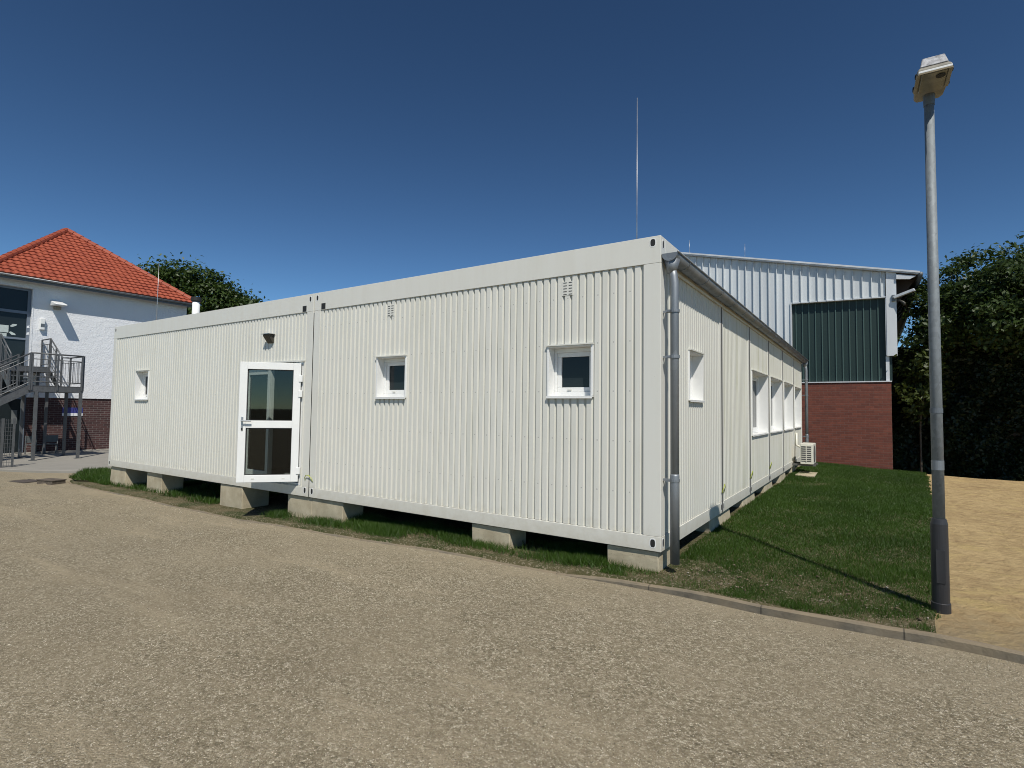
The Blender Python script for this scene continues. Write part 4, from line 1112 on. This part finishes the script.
# main lawn, denser near the viewer
n = 330000
y = -.4 + 17.3*RNG.random(n)**2.1; x = RNG.uniform(-.55, 3.3, n)
ok = (x < grass_right(y)+.03*np.sin(y*9)+.02*np.sin(y*23)) & (y > yk(x)+.06)
edge = y-yk(x)
dens = np.clip(.42+edge*1.0+.75*vnoise(x, y, 4.5, 3)+.6*vnoise(x, y, 11, 5), .03, 1)
dens *= np.where((np.hypot(x-.15, y-.1) < .55), .25, 1.)
litter = np.exp(-((x-1.9)**2/.35+(y-.35)**2/.25)); dens *= 1-.85*litter*(.6+.4*np.sign(vnoise(x, y, 7, 31)))
ok &= RNG.random(n) < dens; ok &= ~((x < -.02) & (y > .1))
x, y = x[ok], y[ok]; far = np.clip(y/6, 0, 1)
parts.append(blades(x, y, (.034+.022*vnoise(x, y, 3, 9)+.012*RNG.random(len(x))).clip(.016, .08)*(1+.3*far), .0055+.008*far))
# ragged strip before the front wall
n = 60000
x = RNG.uniform(-6.6, .0, n); y = yk(x)+.07+RNG.random(n)*.8
d = np.clip(.5+1.0*vnoise(x, y, 6, 11), .03, 1)*np.where(x > -6.3, 1, .5)*np.clip((y-yk(x)-.08-.12*vnoise(x, y, 4, 12))/.22, 0, 1)
ok = RNG.random(n) < d; x, y = x[ok], y[ok]
inb = np.zeros(len(x), bool)
for (a, b) in ((-.62, 0), (-2.48, -1.86), (-6.35, -4.93)): inb |= (x > a) & (x < b) & (y > .02)
x, y = x[~inb], y[~inb]
parts.append(blades(x, y, (.065+.055*vnoise(x, y, 5, 13)+.03*RNG.random(len(x))).clip(.025, .16), .007, .9))
n = 26000
x = RNG.uniform(-14.6, -8.5, n); y = yk(x)+.25+RNG.random(n)*1.5
d = np.clip(.35+.9*vnoise(x, y, 5, 17), .0, 1)*np.where(x < -13.0, 1.6, np.where(y > -.05, 1, .25)); d = np.where(x < -13.3, np.where(y > -.2+(x+14.6)*0, 1, .3), d)
ok = RNG.random(n) < d; x, y = x[ok], y[ok]
parts.append(blades(x, y, (.08+.03*RNG.random(len(x))), .012, .6))
n = 16000
x = RNG.uniform(-16.5, -13.2, n); y = RNG.uniform(-.4, 2.6, n); ok = in_poly(x, y, LP) & (RNG.random(n) < .75); x, y = x[ok], y[ok]
v_ = blades(x, y, .07+.04*RNG.random(len(x)), .013, .6); v_[:, 2] += .02; parts.append(v_)
V = np.concatenate(parts); F = np.arange(len(V)).reshape(-1, 3)
tag(link_mesh('grass', V, F, M['blade']), 'short green lawn grass with ragged tufts along the building', 'grass', kind='stuff')

# loose stones
def stones(x, y, dz, size, name, mat, label, cat):
    n = len(x)
    base = np.array([(1,0,0),(-1,0,0),(0,1,0),(0,-1,0),(0,0,.7),(0,0,-.7)], float)
    tri = np.array([(0,2,4),(2,1,4),(1,3,4),(3,0,4),(2,0,5),(1,2,5),(3,1,5),(0,3,5)])
    P = base[None]*RNG.uniform(.55, 1.25, (n, 6, 1))*size[:, None, None]
    a = RNG.uniform(0, 2*PI, n); c, s = np.cos(a)[:, None], np.sin(a)[:, None]
    Q = np.stack([P[..., 0]*c-P[..., 1]*s*.75, P[..., 0]*s+P[..., 1]*c*.75, P[..., 2]*.75], -1)
    Q += np.stack([x, y, g(x, y)+dz], -1)[:, None]
    F = (tri[None]+6*np.arange(n)[:, None, None]).reshape(-1, 3)
    return tag(link_mesh(name, Q.reshape(-1, 3), F, mat), label, cat, kind='stuff')
def stone_mat():
    t = NT('loose stones'); r = t.geo.outputs['Random Per Island']
    return t.fin(t.ramp(r, [(0, (.13, .11, .076)), (.4, (.25, .215, .155)), (.75, (.38, .335, .255)), (.96, (.66, .60, .49))]), .9, 0, None, .25)
M['stone'] = stone_mat()
n = 230000
r = 1.8+10.5*RNG.random(n)**1.25; th = RNG.uniform(math.radians(75), math.radians(172), n)
x = 1.83+r*np.cos(th)*1.15; y = -5.6+r*np.sin(th)
ok = (y < yk(x)-.05) & (RNG.random(n) < np.clip(.62+.55*vnoise(x, y, 2.2, 21)+.4*vnoise(x, y, 7, 23), .12, 1)); x, y = x[ok], y[ok]
stones(x, y, -.033, RNG.uniform(.0024, .0056, len(x))*(1+.6*(RNG.random(len(x)) > .97))*(.8+.07*np.hypot(x-1.83, y+5.6)), 'loose_stones', M['stone'], 'fine loose stones scattered over the gravel yard', 'stones')
n = 360
x = np.concatenate([RNG.normal(.25, .28, n//3), RNG.uniform(.4, 2.3, n-n//3)]); y = np.concatenate([RNG.normal(.12, .18, n//3), .25+np.abs(RNG.normal(0, .45, n-n//3))-.35])
ok = (y > yk(x)+.08) & ~((x < .0) & (y > .0)); x, y = x[ok], y[ok]
def litter_mat():
    t = NT('dry litter'); r = t.geo.outputs['Random Per Island']
    return t.fin(t.ramp(r, [(0, (.07, .05, .03)), (.6, (.17, .13, .08)), (.95, (.34, .31, .26))]), .9)
stones(x, y, .045, RNG.uniform(.005, .012, len(x))*(1+1.2*(RNG.random(len(x))>.85)), 'dry_litter', litter_mat(), 'dry leaves and small stones lying in the bare lawn edge', 'litter')

# ------------------------------------------------------------------ camera, light, sky
cam = bpy.data.cameras.new('camera'); co = bpy.data.objects.new('camera', cam); COL.objects.link(co)
fpx, pit, rol, yaw = 545.2388, .0476136, -.012990, -.584246
s, c = math.sin(yaw), math.cos(yaw); cp, sp = math.cos(pit), math.sin(pit); cr, sr = math.cos(rol), math.sin(rol)
r0 = Vector((c, -s, 0)); f0 = Vector((s, c, 0)); u0 = Vector((0, 0, 1))
Fw = f0*cp+u0*sp; U0 = u0*cp-f0*sp; Rt = r0*cr-U0*sr; Up = r0*sr+U0*cr
mw = Matrix.Identity(4)
for i in range(3): mw[i][0] = Rt[i]; mw[i][1] = Up[i]; mw[i][2] = -Fw[i]
mw.translation = Vector((1.8317, -5.5735, 1.4389))
co.matrix_world = mw
cam.sensor_width = 36; cam.lens = fpx/1024*36; cam.clip_start = .05; cam.clip_end = 2000
SC.camera = co
sd = Vector((.53, -.515, 1)).normalized()
sun = bpy.data.lights.new('sun', 'SUN'); so = bpy.data.objects.new('sun', sun); COL.objects.link(so)
sun.energy = SUN_E; sun.angle = math.radians(.53); sun.color = (1, .955, .87)
so.rotation_euler = sd.to_track_quat('Z', 'Y').to_euler(); so.location = (8, -8, 15)
W = bpy.data.worlds.new('World'); SC.world = W; W.use_nodes = True
nt = W.node_tree; sky = nt.nodes.new('ShaderNodeTexSky'); sky.sky_type = 'NISHITA'; sky.sun_disc = False
sky.sun_elevation = math.asin(sd.z); sky.sun_rotation = math.atan2(sd.x, sd.y)
sky.altitude = SKY[0]; sky.air_density = SKY[1]; sky.dust_density = SKY[2]; sky.ozone_density = SKY[3]
bg = nt.nodes['Background']; gam = nt.nodes.new('ShaderNodeGamma'); gam.inputs[1].default_value = 1.4; nt.links.new(sky.outputs[0], gam.inputs[0]); tint = nt.nodes.new('ShaderNodeMix'); tint.data_type = 'RGBA'; tint.blend_type = 'MULTIPLY'; tint.inputs[0].default_value = 1; tint.inputs[7].default_value = (.94, 1.06, .95, 1)
nt.links.new(gam.outputs[0], tint.inputs[6]); nt.links.new(tint.outputs[2], bg.inputs[0]); bg.inputs[1].default_value = SKY[4]
SC.view_settings.view_transform = 'Standard'; SC.view_settings.look = 'None'; SC.view_settings.gamma = 1; SC.view_settings.exposure = EXPO
SC.view_settings.use_curve_mapping = False
SC.render.resolution_x = 1024; SC.render.resolution_y = 768
SC.render.engine = 'CYCLES'
SC.cycles.filter_width = 1.0
